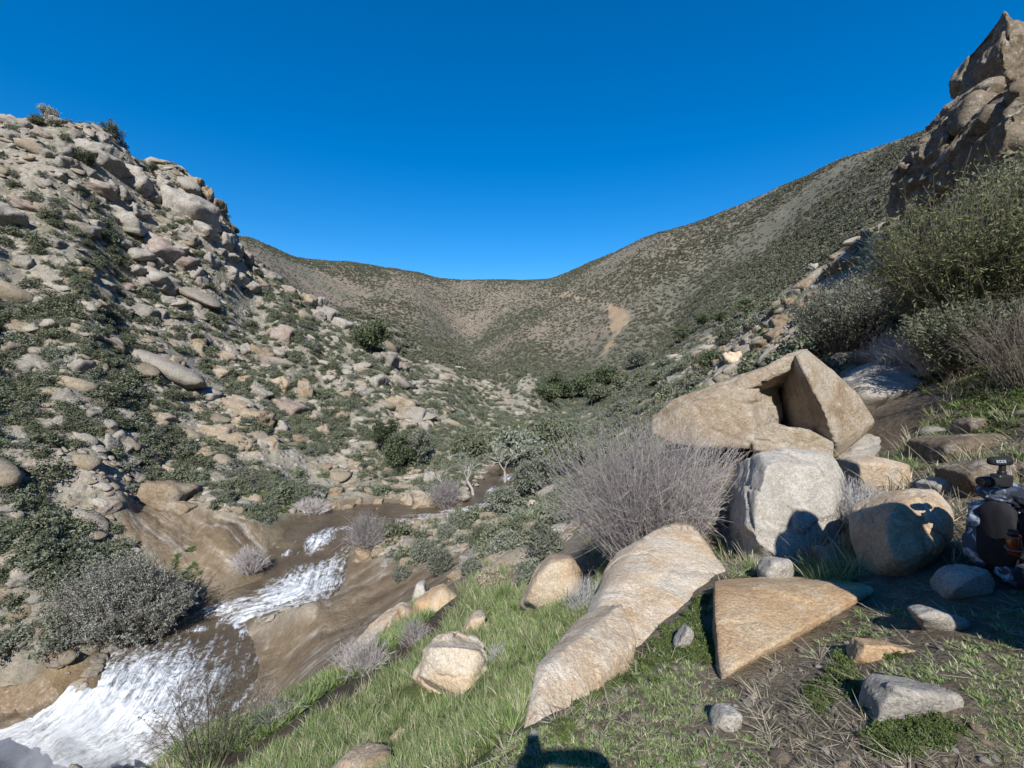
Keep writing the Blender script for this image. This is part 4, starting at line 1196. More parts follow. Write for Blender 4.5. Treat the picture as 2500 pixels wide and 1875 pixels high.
green = (poly_sd(x, y, ZPOLY['meadow']) < 0.6) | (poly_sd(x, y, ZPOLY['grassband']) < 0.6) | (poly_sd(x, y, ZPOLY['path']) < 0.4) | (np.hypot(x, y) < 15) | (x > 0.75 * y)
dens = np.where((~left) & green, 0, dens)
dens = np.where((~left) & (x > 0.36 * y), dens * 0.3, dens)
dens = dens * np.clip(1.0 + 1.8 * n, 0.1, 1.9)
rr_ = np.hypot(x, y)
# thin with distance so that the spacing on the ground stays even
keep = rng.uniform(size=len(x)) < dens * np.clip((rr_ / 62.0), 0.3, 1.0)
x, y, z, dep, left, u, v = [q[keep] for q in (x, y, z, dep, left, u, v)]
rad = rng.uniform(0.28, 0.95, len(x)) * np.where(rng.uniform(size=len(x)) < 0.12, 1.5, 1.0)
order = np.argsort(-(rad / np.maximum(dep, 1)) * ((u > 0) & (u < 2500) & (v > 250) & (v < 1500)))
big = order[:230]
rest = order[230:]
pts = np.stack([x, y, z - 0.08], -1)
scatter('hillside_scrub', pts[rest], np.stack([rad[rest], rad[rest], rad[rest] * rng.uniform(0.7, 1.1, len(rest))], -1), SHRUBS + SHRUBS_G[:2], 5)
bk = sorted(big, key=lambda i: u[i])
nreg = {}
for i in bk:
    side = 'left hill' if left[i] else 'right bank'
    nreg.setdefault((side, int(v[i] // 70)), []).append(i)
LEVEL = {3: 'at the crest', 4: 'just below the crest', 5: 'near the top', 6: 'high up', 7: 'on the upper slope', 8: 'above the middle', 9: 'just above halfway', 10: 'halfway', 11: 'just below halfway', 12: 'below the middle',
         13: 'on the lower slope', 14: 'low down', 15: 'lower still', 16: 'just above the foot', 17: 'at the foot', 18: 'near the water', 19: 'by the water', 20: 'at the water', 21: 'beside the pool'}
for (side, lv), ids in nreg.items():
    greys = [rng.uniform() < 0.22 for _ in ids]
    for j, i in enumerate(ids):
        grey = greys[j]; same = [q for q in range(len(ids)) if greys[q] == grey]
        me = SHRUBS_G[rng.integers(3)] if grey else SHRUBS[rng.integers(6)]
        o = obj('shrub', me, None, None, '%s rounded shrub %s on the %s, %s' % ('grey-green' if grey else 'dark green', LEVEL.get(lv, 'on the slope'), side, ordinal(same.index(j), len(same))), 'shrub', 'chaparral shrubs on the near slopes')
        o.location = pts[i]; o.scale = (rad[i], rad[i], rad[i] * rng.uniform(0.7, 1.1)); o.rotation_euler = (0, 0, rng.uniform(0, 6.28))

# the far hills: thousands of shrubs that read as a stipple
x, y, z = polar_points(rng, 115000, -32, 52, 118, 560, 1.2)
n = fbm(np.stack([x, y, 0 * x], -1) * 0.02, 4, 81); n2 = fbm(np.stack([x, y, 0 * x], -1) * 0.006, 3, 82)
keep = rng.uniform(size=len(x)) < np.clip(0.50 + 0.55 * n + 0.4 * n2, 0.2, 1.0)
keep &= poly_sd(x, y, ZPOLY['slide']) > 1.0
x, y, z, n = x[keep], y[keep], z[keep], n[keep]
rad = rng.uniform(0.5, 1.25, len(x)) * (1 + 0.5 * np.clip(n, -.5, .8))
scatter('far_hill_scrub', np.stack([x, y, z - 0.1], -1), np.stack([rad, rad, rad * 0.85], -1), FARSHRUBS, 6)

# grey-green brush filling the valley bottom
x, y, z = polar_points(rng, 8500, -8, 32, 42, 200)
sdv, _ = river_sd(x, y)
off = (x - 0.14 * y) / y
n = fbm(np.stack([x, y, 0 * x], -1) * 0.06, 3, 85)
keep = (rng.uniform(size=len(x)) < np.exp(-(off / 0.13) ** 2) * np.clip(0.8 + 1.6 * n, 0.1, 1.5) * 0.8) & (sdv > 0.8)
x, y, z = x[keep], y[keep], z[keep]
rad = rng.uniform(0.6, 1.7, len(x))
scatter('valley_brush', np.stack([x, y, z - 0.1], -1), np.stack([rad, rad, rad * rng.uniform(0.6, 1.0, len(x))], -1), SHRUBS_G + SHRUBS[:2], 8)

# rubble: broken granite between the boulders
RUB = []
for s in range(8):
    vv, ff = random_rock(500 + s, 2, 40, 0.16, 8)
    me = mesh_from('rubble_shape', vv, ff, False)
    add_attr(me, 'tint', np.tile(np.array([[1.0, 0.97, 0.93], [0.85, 0.78, 0.68], [1.1, 1.08, 1.05], [0.95, 0.86, 0.72]][s % 4]), (len(vv), 1)))
    me.materials.append(M_RUBBLE)
    RUB.append(me)
x, y, z = polar_points(rng, 80000, -60, 58, 13, 125)
sd, _ = river_sd(x, y)
left = left_side(x, y)
u, v, dep = project(np.stack([x, y, z], -1))
n = fbm(np.stack([x, y, 0 * x], -1) * 0.13, 4, 91)
dens = np.where(left, 0.55, 0.28) * np.clip(0.75 + 2.2 * n, 0.05, 1.7)
dens = np.where(left & (v < 700) & (u > 150), dens * 1.5, dens)
dens = np.where((~left) & (sd > 0) & (sd < 9) & (y > 27) & (y < 48), 1.1, dens)
dens = np.where((sd < 0.4) | (poly_sd(x, y, ZPOLY['leftslab']) < 0.3) | (poly_sd(x, y, ZPOLY['slabs']) < 0.3), 0, dens)
dens = np.where((~left) & ((np.hypot(x, y) < 13) | (poly_sd(x, y, ZPOLY['meadow']) < 0.3) | (poly_sd(x, y, ZPOLY['path']) < 0.3)), 0, dens)
keep = rng.uniform(size=len(x)) < dens
x, y, z, dep = x[keep], y[keep], z[keep], dep[keep]
s = np.exp(rng.normal(-1.75, 0.66, len(x))) * np.clip(np.hypot(x, y) / 55, 0.5, 1.15)
nn = gnormal(x, y)
scatter('rock_rubble', np.stack([x, y, z + 0.1 * s], -1), np.stack([s * rng.uniform(0.9, 2.3, len(s)), s * rng.uniform(0.7, 1.3, len(s)), s * rng.uniform(0.4, 0.9, len(s))], -1), RUB, 7, nn)
# ------------------------------------------------------------------ the near boulders
def inv(v0, d0, v1, d1):
    a, b = 1 / d0, 1 / d1
    return lambda u, v: 1 / (a + (v - v0) / (v1 - v0) * (b - a))

A_d = inv(1280, 4.3, 1790, 1.95)
a_main = outline_pts([(1655, 1274), (1697, 1288), (1780, 1398), (1748, 1445), (1668, 1505), (1590, 1562), (1520, 1625), (1440, 1668), (1405, 1640), (1425, 1580), (1478, 1475), (1508, 1365), (1555, 1322), (1615, 1296)], 3, 0.5, A_d, 0.70, 0.20, 0.012)
a_foot = outline_pts([(1520, 1470), (1560, 1560), (1470, 1660), (1395, 1728), (1300, 1808), (1266, 1804), (1335, 1692), (1405, 1590), (1450, 1520)], 2.7, 0.3, A_d, 0.7, 0.14, 0.010)
a_main += [P(u, v, A_d(u, v) * 1.02) + np.array([0.34, 0.12, -0.7]) for u, v in [(1508, 1365), (1478, 1475), (1425, 1580)]]
a_foot += [P(u, v, A_d(u, v) * 1.02) + np.array([0.30, 0.10, -0.6]) for u, v in [(1266, 1804), (1335, 1692), (1405, 1590)]]
compound_rock('boulder', [(a_main, 6, 60, 0.022, 1.6, 11, (), 0.35, 14, 0.014), (a_foot, 6, 50, 0.02, 1.6, 12, (), 0.35, 10, 0.01)], M_PALETAN, 'big pointed tan boulder at the centre of the foreground')
big_rock('boulder', outline_pts([(1744, 1440), (1850, 1425), (2145, 1424), (2152, 1440), (2065, 1482), (1990, 1535), (1870, 1595), (1762, 1655), (1748, 1560)], 3, 0.3, inv(1425, 3.5, 1645, 2.62), 0.8, 0.22, 0.035),
         M_ORANGE, 'flat orange triangular slab set in the ground, right foreground', 6, 50, 0.018, 1.4, 13, ridge_w=0.3, cells=12, fac=0.01)
slab_block = [P(1945, 866, 7.7), P(1968, 848, 8.1), P(2095, 957, 8.0), P(2137, 1030, 8.0), P(2100, 1072, 7.8), P(2030, 1120, 7.5), P(2042, 1085, 7.25), P(1990, 960, 7.45), P(1925, 872, 8.3), P(1905, 930, 9.2), P(1890, 1010, 9.4), P(1920, 1090, 9.0), P(2080, 960, 10), P(2090, 1090, 9.6)]
roof_block = [P(1740, 952, 8.4), P(1800, 924, 8.2), P(1880, 888, 8.0), P(1945, 845, 7.9), P(1972, 850, 8.2), P(1965, 888, 7.9), P(1890, 928, 7.9), P(1800, 968, 8.0), P(1760, 960, 10.5), P(1980, 870, 10.5), P(1960, 940, 10.5), P(1800, 1000, 10)]
back_block = [P(1830, 945, 9.3), P(1990, 885, 9.2), P(2030, 1100, 9.0), P(1840, 1110, 9.0), P(1830, 945, 11), P(2000, 885, 11), P(2030, 1100, 11), P(1840, 1110, 11)]
lobe_block = [P(1586, 1020, 8.6), P(1640, 970, 8.5), P(1760, 938, 8.5), P(1850, 908, 8.6), P(1900, 905, 8.9), P(1910, 1010, 8.8), P(1910, 1100, 8.3), P(1640, 1085, 8.0), P(1588, 1060, 8.3), P(1700, 985, 7.9), P(1820, 975, 7.8), P(1850, 1090, 7.6), P(1700, 1090, 7.7), P(1640, 990, 10), P(1860, 940, 10), P(1880, 1080, 9.8), P(1640, 1070, 9.8)]
sill_block = [P(1830, 1050, 7.7), P(1880, 1030, 7.5), P(1960, 1040, 7.4), P(2040, 1080, 7.3), P(2035, 1122, 7.2), P(1940, 1110, 7.3), P(1840, 1100, 7.5), P(1850, 1050, 8.8), P(2030, 1080, 8.8), P(2030, 1140, 8.8), P(1850, 1130, 8.8)]
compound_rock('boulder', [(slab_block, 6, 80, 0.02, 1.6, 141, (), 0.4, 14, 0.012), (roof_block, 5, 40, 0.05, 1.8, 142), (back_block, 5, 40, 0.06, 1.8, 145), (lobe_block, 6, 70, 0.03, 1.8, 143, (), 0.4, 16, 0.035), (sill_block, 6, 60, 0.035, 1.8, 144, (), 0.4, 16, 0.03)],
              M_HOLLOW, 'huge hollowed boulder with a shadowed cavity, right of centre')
FOOT.append(np.array([P(1588, 1060, 8.2)[:2], P(1850, 1090, 7.5)[:2], P(2040, 1100, 7.2)[:2], P(2137, 1030, 8)[:2], P(2090, 960, 10)[:2], P(1640, 980, 10)[:2]]))
big_rock('boulder', outline_pts([(1850, 1107), (1905, 1094), (2020, 1110), (2056, 1165), (2062, 1220), (2045, 1340), (1960, 1385), (1850, 1385), (1805, 1340), (1818, 1200)], 5.8, 0.55, lambda u, v: 6.0 - (v - 1100) / 280 * 0.7, 0.75, 0.55),
         M_GREY, 'large squarish grey boulder with pale veins below the hollow one', 6, 70, 0.035, 1.5, 15, cells=16, fac=0.045)
big_rock('boulder', outline_pts([(2030, 1130), (2095, 1065), (2160, 1040), (2230, 1056), (2245, 1085), (2190, 1120), (2060, 1150)], 6.8, 0.6, lambda u, v: 7.2 - (v - 1040) / 110 * 1.2, 0.7, 0.15),
         M_GREY, 'pale flat-topped slab between the hollow boulder and the silver bush', 5, 30, 0.03, 1.5, 16)
big_rock('boulder', outline_pts([(2075, 1120), (2140, 1112), (2225, 1130), (2235, 1185), (2170, 1215), (2080, 1200)], 6.0, 0.45, None, 0.7, 0.4),
         M_TAN, 'tan block behind the silver bush, under the pale slab', 5, 30, 0.04, 1.5, 17)
big_rock('boulder', outline_pts([(2130, 1300), (2158, 1222), (2215, 1190), (2290, 1190), (2340, 1262), (2318, 1350), (2220, 1412), (2150, 1400)], 3.9, 0.35, lambda u, v: 4.1 - (v - 1190) / 220 * 0.5, 0.7, 0.6),
         M_TAN, 'rounded boulder in shadow beside the backpack', 6, 22, 0.045, 1.5, 18)
big_rock('boulder', outline_pts([(2060, 962), (2150, 882), (2250, 858), (2345, 850), (2335, 890), (2250, 948), (2110, 975)], 9.3, 0.9, lambda u, v: 10.2 - (v - 850) / 120 * 1.9, 0.75, 0.10, 0.07),
         M_GREY, 'tilted pale slab streaked with branch shadows, behind the hollow boulder', 5, 30, 0.03, 1.6, 19)
big_rock('boulder', outline_pts([(2272, 1112), (2300, 1078), (2360, 1060), (2520, 1060), (2520, 1100), (2400, 1115), (2300, 1135)], 5.9, 0.5, None, 0.7, 0.25),
         M_DARK, 'long low brown ledge above the backpack', 5, 30, 0.05, 1.5, 20)
big_rock('boulder', outline_pts([(2358, 1035), (2370, 1017), (2412, 1017), (2418, 1046), (2360, 1060)], 6.6, 0.2, None, 0.6, 0.5),
         M_DARK, 'small reddish block on the green bank, right edge', 4, 30, 0.05, 1.5, 21)
big_rock('boulder', outline_pts([(2340, 1150), (2400, 1120), (2480, 1125), (2500, 1190), (2400, 1210), (2345, 1190)], 5.0, 0.3, None, 0.6, 0.5),
         M_DARK, 'rough brown rock behind the camera and microphone', 5, 26, 0.06, 1.5, 36)
big_rock('boulder', outline_pts([(2275, 1185), (2320, 1165), (2360, 1180), (2340, 1210), (2285, 1210)], 4.7, 0.22, None, 0.6, 0.3),
         M_GREY, 'small grey stone on the dry litter left of the backpack', 4, 26, 0.05, 1.5, 37)
big_rock('stone', outline_pts([(1643, 1583), (1682, 1528), (1697, 1545), (1687, 1585)], 2.86, 0.08, None, 0.6, 0.3), M_GREY, 'small white stone wedged in moss between the two big slabs', 4, 30, 0.04, 1.5, 22, cat='stone')
big_rock('stone', outline_pts([(1738, 1772), (1765, 1740), (1818, 1746), (1812, 1778), (1782, 1794)], 2.0, 0.08, None, 0.6, 0.2), M_GREY, 'fist-sized grey stone on bare soil below the orange slab', 4, 20, 0.06, 1.5, 23, cat='stone')
big_rock('boulder', outline_pts([(2150, 1725), (2190, 1682), (2300, 1698), (2355, 1698), (2358, 1745), (2290, 1765), (2185, 1795), (2135, 1815)], 1.88, 0.14, None, 0.7, 0.1, -0.045), M_GREY, 'sparkling grey rock sunk in the grass, bottom right', 5, 30, 0.05, 1.5, 24)
big_rock('boulder', outline_pts([(2080, 1618), (2112, 1574), (2180, 1578), (2250, 1592), (2180, 1606), (2120, 1622)], 2.32, 0.10, None, 0.7, 0.1), M_ORANGE, 'thin orange ledge poking out of the mossy turf', 5, 30, 0.04, 1.5, 25)
big_rock('boulder', outline_pts([(2305, 1448), (2360, 1402), (2412, 1388), (2438, 1420), (2424, 1455), (2350, 1462)], 2.85, 0.16, None, 0.7, 0.3), M_GREY, 'dark grey wedge rock lying in shadow below the backpack', 5, 26, 0.04, 1.5, 26)
big_rock('boulder', outline_pts([(2240, 1505), (2290, 1492), (2372, 1515), (2370, 1540), (2300, 1535)], 2.62, 0.12, None, 0.7, 0.1), M_GREY, 'flat dark stone at the edge of the large shadow', 4, 26, 0.04, 1.5, 27)
big_rock('stone', outline_pts([(1858, 1400), (1885, 1366), (1935, 1365), (1945, 1400), (1930, 1430), (1870, 1430)], 4.5, 0.16, None, 0.7, 0.4), M_GREY, 'pale stone in tall grass behind the orange slab', 4, 20, 0.05, 1.5, 28, cat='stone')
big_rock('boulder', outline_pts([(1008, 1655), (1038, 1572), (1090, 1562), (1180, 1578), (1195, 1600), (1190, 1642), (1142, 1712), (1060, 1690)], 5.6, 0.35, None, 0.85, 0.6), M_PALETAN, 'blocky tan boulder standing alone in the green grass', 6, 80, 0.035, 1.5, 29, cells=16, fac=0.05)
big_rock('boulder', outline_pts([(1260, 1485), (1300, 1410), (1340, 1362), (1400, 1355), (1425, 1400), (1412, 1478), (1330, 1500)], 7.0, 0.5, None, 0.75, 0.45), M_TAN, 'rounded pinkish boulder left of the purple bush', 5, 24, 0.035, 1.5, 30)
big_rock('boulder', outline_pts([(1003, 1492), (1012, 1468), (1080, 1436), (1140, 1472), (1062, 1508), (1015, 1515)], 11.2, 0.6, None, 0.7, 0.4), M_ORANGE, 'orange and white block above the long slab by the path', 5, 34, 0.05, 1.5, 31)
big_rock('boulder', outline_pts([(818, 1640), (848, 1582), (900, 1532), (980, 1478), (1012, 1490), (1012, 1512), (962, 1552), (900, 1600), (838, 1660)], 11.0, 0.8, lambda u, v: 9.6 + (u - 820) / 190 * 2.2, 0.75, 0.35, 0.03), M_TAN, 'long pale slab of rock sloping down towards the pool', 6, 34, 0.035, 1.8, 32)
big_rock('stone', outline_pts([(1122, 1548), (1150, 1508), (1188, 1504), (1168, 1545)], 8.8, 0.3, None, 0.7, 0.3), M_TAN, 'small tan stone beside the path above the lone boulder', 4, 26, 0.05, 1.5, 33, cat='stone')
big_rock('boulder', outline_pts([(798, 1885), (830, 1856), (900, 1848), (965, 1868), (960, 1900), (850, 1910)], 4.3, 0.2, None, 0.7, 0.2), M_TAN, 'flat tan stone cut off by the bottom edge, left of centre', 5, 26, 0.04, 1.5, 34)
big_rock('stone', outline_pts([(945, 1806), (965, 1790), (995, 1792), (985, 1812)], 4.8, 0.08, None, 0.7, 0.3), M_TAN, 'small flat stone among grass near the bottom path', 4, 26, 0.05, 1.5, 35, cat='stone')
big_rock('stone', outline_pts([(1000, 1475), (1015, 1425), (1035, 1424), (1040, 1455)], 14.0, 0.4, None, 0.7, 0.3), M_GREY, 'grey notched stone behind the orange and white block', 4, 26, 0.06, 1.5, 38, cat='stone')
# the crag on the right and the spike above it
crag_a = outline_pts([(2275, 445), (2292, 340), (2314, 262), (2345, 235), (2380, 260), (2400, 400), (2380, 520), (2300, 520), (2270, 490)], 15.2, 1.6, None, 0.7, 0.4)
crag_b = outline_pts([(2340, 300), (2360, 222), (2440, 150), (2470, 158), (2480, 260), (2460, 420), (2420, 500), (2350, 480)], 15.0, 2.0, None, 0.7, 0.5)
crag_c = outline_pts([(2440, 240), (2480, 170), (2560, 230), (2620, 430), (2520, 600), (2440, 520), (2430, 400)], 14.6, 2.0, None, 0.7, 0.5)
crag_d = outline_pts([(2285, 470), (2280, 540), (2320, 560), (2340, 480), (2310, 420)], 15.6, 1.0, None, 0.7, 0.3)
compound_rock('crag', [(crag_a, 6, 40, 0.09, 2.4, 411, [(P(2330, 470, 14.6), (0.5, 1.2, 0.9), (0.2, 0.9, 0.2))], 1.4, 34, 0.10), (crag_b, 6, 40, 0.09, 2.4, 412, [(P(2440, 330, 13.6), (0.3, 1.2, 1.4), (0.0, 0.8, 0.0)), (P(2380, 440, 13.8), (0.6, 1.2, 0.8), (0.1, 0.9, 0.3))], 1.4, 46, 0.10), (crag_c, 6, 40, 0.09, 2.4, 413, (), 1.4, 40, 0.10), (crag_d, 5, 40, 0.09, 2.4, 414, (), 1.2, 24, 0.08)],
              M_DARK, 'dark fissured rock crag towering at the right edge', 'crag')
spike_a = outline_pts([(2450, 200), (2438, 100), (2452, 18), (2475, 35), (2530, 95), (2620, 180), (2600, 320), (2480, 260)], 15.8, 1.5, None, 0.7, 0.3)
spike_b = outline_pts([(2440, 150), (2436, 95), (2450, 70), (2480, 150), (2500, 230), (2470, 220)], 15.2, 0.7, None, 0.6, 0.3)
compound_rock('crag', [(spike_a, 6, 44, 0.06, 2.2, 421, (), 1.2, 30, 0.07), (spike_b, 5, 44, 0.08, 2.2, 422, (), 1.2, 20, 0.08)], M_DARK, 'pointed rock spike leaning above the crag, top right corner', 'crag')
# unseen boulder added beside the photographer, shaped to throw the shadow on the right
big_rock('boulder', [(2.75, 1.5, -1.8), (2.78, 1.55, -0.5), (2.45, 1.48, 0.1), (2.6, 1.5, 0.8), (2.92, 1.5, 1.25), (3.12, 1.5, 1.15), (3.28, 1.5, 0.55), (3.34, 1.5, -0.3), (3.45, 1.5, -1.9), (2.8, 1.0, -1.9), (3.4, 0.7, -1.9), (2.65, 1.1, 0.0), (3.2, 0.9, 0.2), (2.95, 1.1, 0.9)],
         M_TAN, 'unseen tall boulder beside the photographer, shaped to throw the large shadow on the right', 5, 30, 0.03, 1.5, 51)

wall_uv = [(-90, 1690), (60, 1660), (165, 1638), (222, 1650), (195, 1720), (160, 1762), (80, 1792), (-90, 1840)]
wall = [P(u, v, 20.6 - (v - 1640) / 200 * 0.6) for u, v in wall_uv] + [P(u, v, 23.5) for u, v in wall_uv] + [P(60, 1730, 19.6), P(-40, 1760, 19.5), P(140, 1700, 19.9), P(-90, 1900, 21.5), P(120, 1830, 21.8)]
big_rock('boulder', wall, M_BROWN, 'dark wet rock wall beside the foaming fall, bottom left corner', 6, 34, 0.05, 1.8, 61, cells=30, fac=0.05)
# ------------------------------------------------------------------ bushes and trees
def wand_bush(name, base, rx, ry, h, n, mat_twig, label, seed, lean=(0, 0), r=(0.005, 0.0015), side=2, leaves=0, leaf_size=0.03, leaf_mat_=None, fan=1.0, hvar=0.35, cat='bush', group=None, leaf_from=0.3, bend=0.4, droop=0.0, aspect=0.3):
    """a bush of many slender stems fanning out of one foot; leaves optional"""
    rng = np.random.default_rng(seed)
    base = np.asarray(base, float)
    root = obj(name, None, None, None, label, cat, group)
    root.location = base
    a = rng.uniform(0, 2 * np.pi, n); q = np.sqrt(rng.uniform(0, 1, n))
    P0 = np.stack([np.cos(a) * q * rx * 0.35, np.sin(a) * q * ry * 0.35, np.full(n, -0.08)], -1)
    gz = hfast(P0[:, 0] + base[0], P0[:, 1] + base[1]) - base[2]
    P0[:, 2] = np.clip(gz, -0.5, 0.5) - 0.06
    a2 = a + rng.normal(size=n) * 0.35
    q2 = np.clip(q + rng.normal(size=n) * 0.2, 0, 1.15)
    hh = h * (1 - 0.45 * q2 ** 2 * fan) * rng.uniform(1 - hvar, 1, n)
    P1 = np.stack([np.cos(a2) * q2 * rx + lean[0], np.sin(a2) * q2 * ry + lean[1], hh - droop * q2 * h], -1)
    Pm = P0 * 0.55 + P1 * 0.45 + rng.normal(size=(n, 3)) * bend * np.array([rx, ry, 0.3 * h]) * 0.35 + np.stack([0 * q, 0 * q, 0.12 * h * q2], -1)
    g = Geo()
    v, f = tubes(P0, Pm, P1, r[0] * rng.uniform(0.6, 1.3, n), np.full(n, r[1]), 3, 5)
    g.add(v, f, np.repeat(rng.uniform(0.05, 0.75, n), len(v) // n))
    tips = [(P0, Pm, P1)]
    if side:
        k = n * side
        i = rng.integers(0, n, k); t = rng.uniform(0.25, 0.9, (k, 1))
        s0 = (1 - t) ** 2 * P0[i] + 2 * t * (1 - t) * Pm[i] + t * t * P1[i]
        dr = unit(P1[i] - P0[i] + rng.normal(size=(k, 3)) * 0.6 * h)
        ln = h * rng.uniform(0.12, 0.36, (k, 1))
        s1 = s0 + dr * ln; sm = (s0 + s1) / 2 + rng.normal(size=(k, 3)) * 0.03 * h
        v, f = tubes(s0, sm, s1, r[0] * 0.55 * rng.uniform(0.6, 1.2, k), np.full(k, r[1] * 0.8), 3, 3)
        g.add(v, f, np.repeat(rng.uniform(0.05, 0.8, k), len(v) // k))
        tips.append((s0, sm, s1))
    obj('stems', g.mesh('stems', mat_twig, True), None, root)
    if leaves:
        g = Geo()
        per = leaves // len(tips)
        for (A, B, Cc) in tips:
            i = rng.integers(0, len(A), per); t = rng.uniform(leaf_from, 1.0, (per, 1))
            c = (1 - t) ** 2 * A[i] + 2 * t * (1 - t) * B[i] + t * t * Cc[i] + rng.normal(size=(per, 3)) * leaf_size * 0.9
            d = unit(Cc[i] - A[i] + rng.normal(size=(per, 3)) * 0.7 * h)
            b = unit(np.cross(d, rng.normal(size=(per, 3))))
            s = leaf_size * rng.uniform(0.6, 1.4, (per, 1))
            v, f = quads_from(c, b * s * aspect, d * s)
            g.add(v, f, np.repeat(np.clip(rng.normal(0.4, 0.2, per), 0.02, 0.8), 4))
        obj('leaves', g.mesh('leaves', leaf_mat_), None, root)
    return root

def tree(name, base, w, h, label, mat_leaf, mat_bark, seed, clumps=40, n_each=60, leaf=0.10, cat='tree', group=None, trunk_h=0.3, flat=0.8, spread=0.16, bare=False):
    rng = np.random.default_rng(seed)
    root = obj(name, None, None, None, label, cat, group)
    root.location = base
    g = Geo()
    d = unit(rng.normal(size=(clumps, 3)))
    rad = rng.uniform(0.3, 1.0, clumps) ** 0.5 * (1 + 0.18 * rng.normal(size=clumps))
    c = d * rad[:, None] * np.array([w, w, h * (1 - trunk_h) * 0.5]) * 0.9
    c[:, 2] += h * (trunk_h + (1 - trunk_h) * 0.5)
    c[:, 2] = np.maximum(c[:, 2], 0.12 * h)
    t = Geo()
    fork = np.array([0.05 * w, 0, h * trunk_h * 0.9])
    v, f = tube([(0, 0, -0.3), (0.02 * w, 0, h * trunk_h * 0.45), fork], 0.045 * h * 0.9, 0.03 * h, 7)
    t.add(v, f, 0.3)
    k = min(clumps, 22)
    e = c[:k]; P0 = np.repeat(fork[None], k, 0)
    v, f = tubes(P0, P0 * 0.5 + e * 0.5 + rng.normal(size=(k, 3)) * 0.08 * w + np.array([0, 0, 0.05 * h]), e, np.full(k, 0.018 * h), np.full(k, 0.004 * h), 4, 5)
    t.add(v, f, np.repeat(rng.uniform(0.1, 0.7, k), len(v) // k))
    if bare:
        m2 = 16 * k
        i = rng.integers(0, k, m2); tt = rng.uniform(0.35, 1, (m2, 1))
        s0 = P0[i] * (1 - tt) + e[i] * tt
        s1 = s0 + unit(e[i] - P0[i] + rng.normal(size=(m2, 3)) * 0.6 * h) * h * rng.uniform(0.06, 0.2, (m2, 1))
        v, f = tubes(s0, (s0 + s1) / 2 + rng.normal(size=(m2, 3)) * 0.02 * h, s1, np.full(m2, 0.004 * h), np.full(m2, 0.0015 * h), 3, 3)
        t.add(v, f, np.repeat(rng.uniform(0.3, 0.8, m2), len(v) // m2))
    obj('trunk', t.mesh('trunk', mat_bark, True), None, root)
    if n_each:
        v, f, s = leaf_cloud(rng, c, n_each, spread * w * np.array([1, 1, 0.8]), leaf)
        g.add(v, f, s)
        obj('crown', g.mesh('crown', mat_leaf), None, root)
    return root

def foot(u, v, dz=0.0):
    p = hit(u, v)
    while p is None or p[1] > 300: v += 6; p = hit(u, v)
    return np.array([p[0], p[1], p[2] + dz])

# near bushes
def at_d(u, d, dz=0.0):
    q = ray(u, 900); x = q[0] * d
    return np.array([x, d, float(hfast(np.array([x]), np.array([d]))[0]) + dz])
b0 = at_d(1575, 5.0)
wand_bush('twiggy_bush', at_d(1615, 6.1), 1.55, 0.85, 2.05, 1000, M_TWIG, 'wide leafless purplish grey bush of thin twigs behind the pointed boulder', 1, lean=(-0.12, 0.1), r=(0.0048, 0.0018), side=3, fan=0.55, hvar=0.6)
wand_bush('silver_bush', at_d(2085, 4.9), 0.62, 0.4, 0.75, 420, M_SILVER, 'silvery dry bush in front of the tan block beside the squarish boulder', 2, r=(0.004, 0.0016), side=2, lean=(-0.12, 0), fan=0.8)
wand_bush('green_bush', at_d(2400, 9.0, 0.2), 2.1, 1.5, 3.1, 520, M_BARK, 'tall fresh green bush leaning out below the dark crag', 3, lean=(-0.35, -0.3), r=(0.012, 0.003), side=4, leaves=44000, leaf_size=0.04, leaf_mat_=M_GREEN, fan=0.6, hvar=0.5, leaf_from=0.35, aspect=0.26)
wand_bush('olive_bush', at_d(2500, 9.5, 0.3), 1.5, 1.3, 2.6, 300, M_BARK, 'dark green bush climbing the crag at the right edge', 4, r=(0.012, 0.003), side=4, leaves=36000, leaf_size=0.045, leaf_mat_=M_SHRUB, fan=0.6, leaf_from=0.3)
wand_bush('grey_bush', at_d(2085, 12.5), 1.75, 1.3, 2.3, 420, M_BARK, 'grey-green bush with blue cast left of the tall green bush', 5, r=(0.010, 0.003), side=3, leaves=26000, leaf_size=0.04, leaf_mat_=M_SHRUBG, fan=0.7, leaf_from=0.25)
wand_bush('grass_bush', at_d(1905, 11.5), 1.5, 0.9, 1.15, 700, M_GRASS, 'bright green grassy bush behind the hollow boulder', 6, r=(0.006, 0.002), side=2, leaves=14000, leaf_size=0.06, leaf_mat_=M_GREEN, fan=0.8, aspect=0.15)
wand_bush('grass_bush', at_d(1800, 15.0), 1.5, 0.9, 1.0, 600, M_GRASS, 'green grassy bush on the slope above the hollow boulder, left part', 26, r=(0.006, 0.002), side=2, leaves=10000, leaf_size=0.06, leaf_mat_=M_GREEN, fan=0.8, aspect=0.15)
wand_bush('grey_bush', at_d(2200, 10.0), 0.8, 0.6, 1.1, 420, M_SILVER, 'pale leafless bush at the foot of the tall green bush', 7, r=(0.005, 0.002), side=3)
wand_bush('twiggy_bush', at_d(2290, 8.8), 0.7, 0.6, 1.2, 300, M_TWIG, 'purplish bare twigs under the tall green bush', 8, r=(0.005, 0.002), side=3)
wand_bush('twiggy_bush', at_d(2520, 6.6), 0.8, 0.7, 1.4, 160, M_BARK, 'bare grey twigs hanging in at the right edge', 9, r=(0.005, 0.0018), side=3, lean=(-0.3, 0))
wand_bush('dark_bush', at_d(2400, 8.0), 1.4, 0.9, 1.2, 300, M_BARK, 'dark shaded bush under the crag slope', 10, r=(0.008, 0.003), side=3, leaves=22000, leaf_size=0.04, leaf_mat_=M_SHRUB, fan=0.7, leaf_from=0.2)
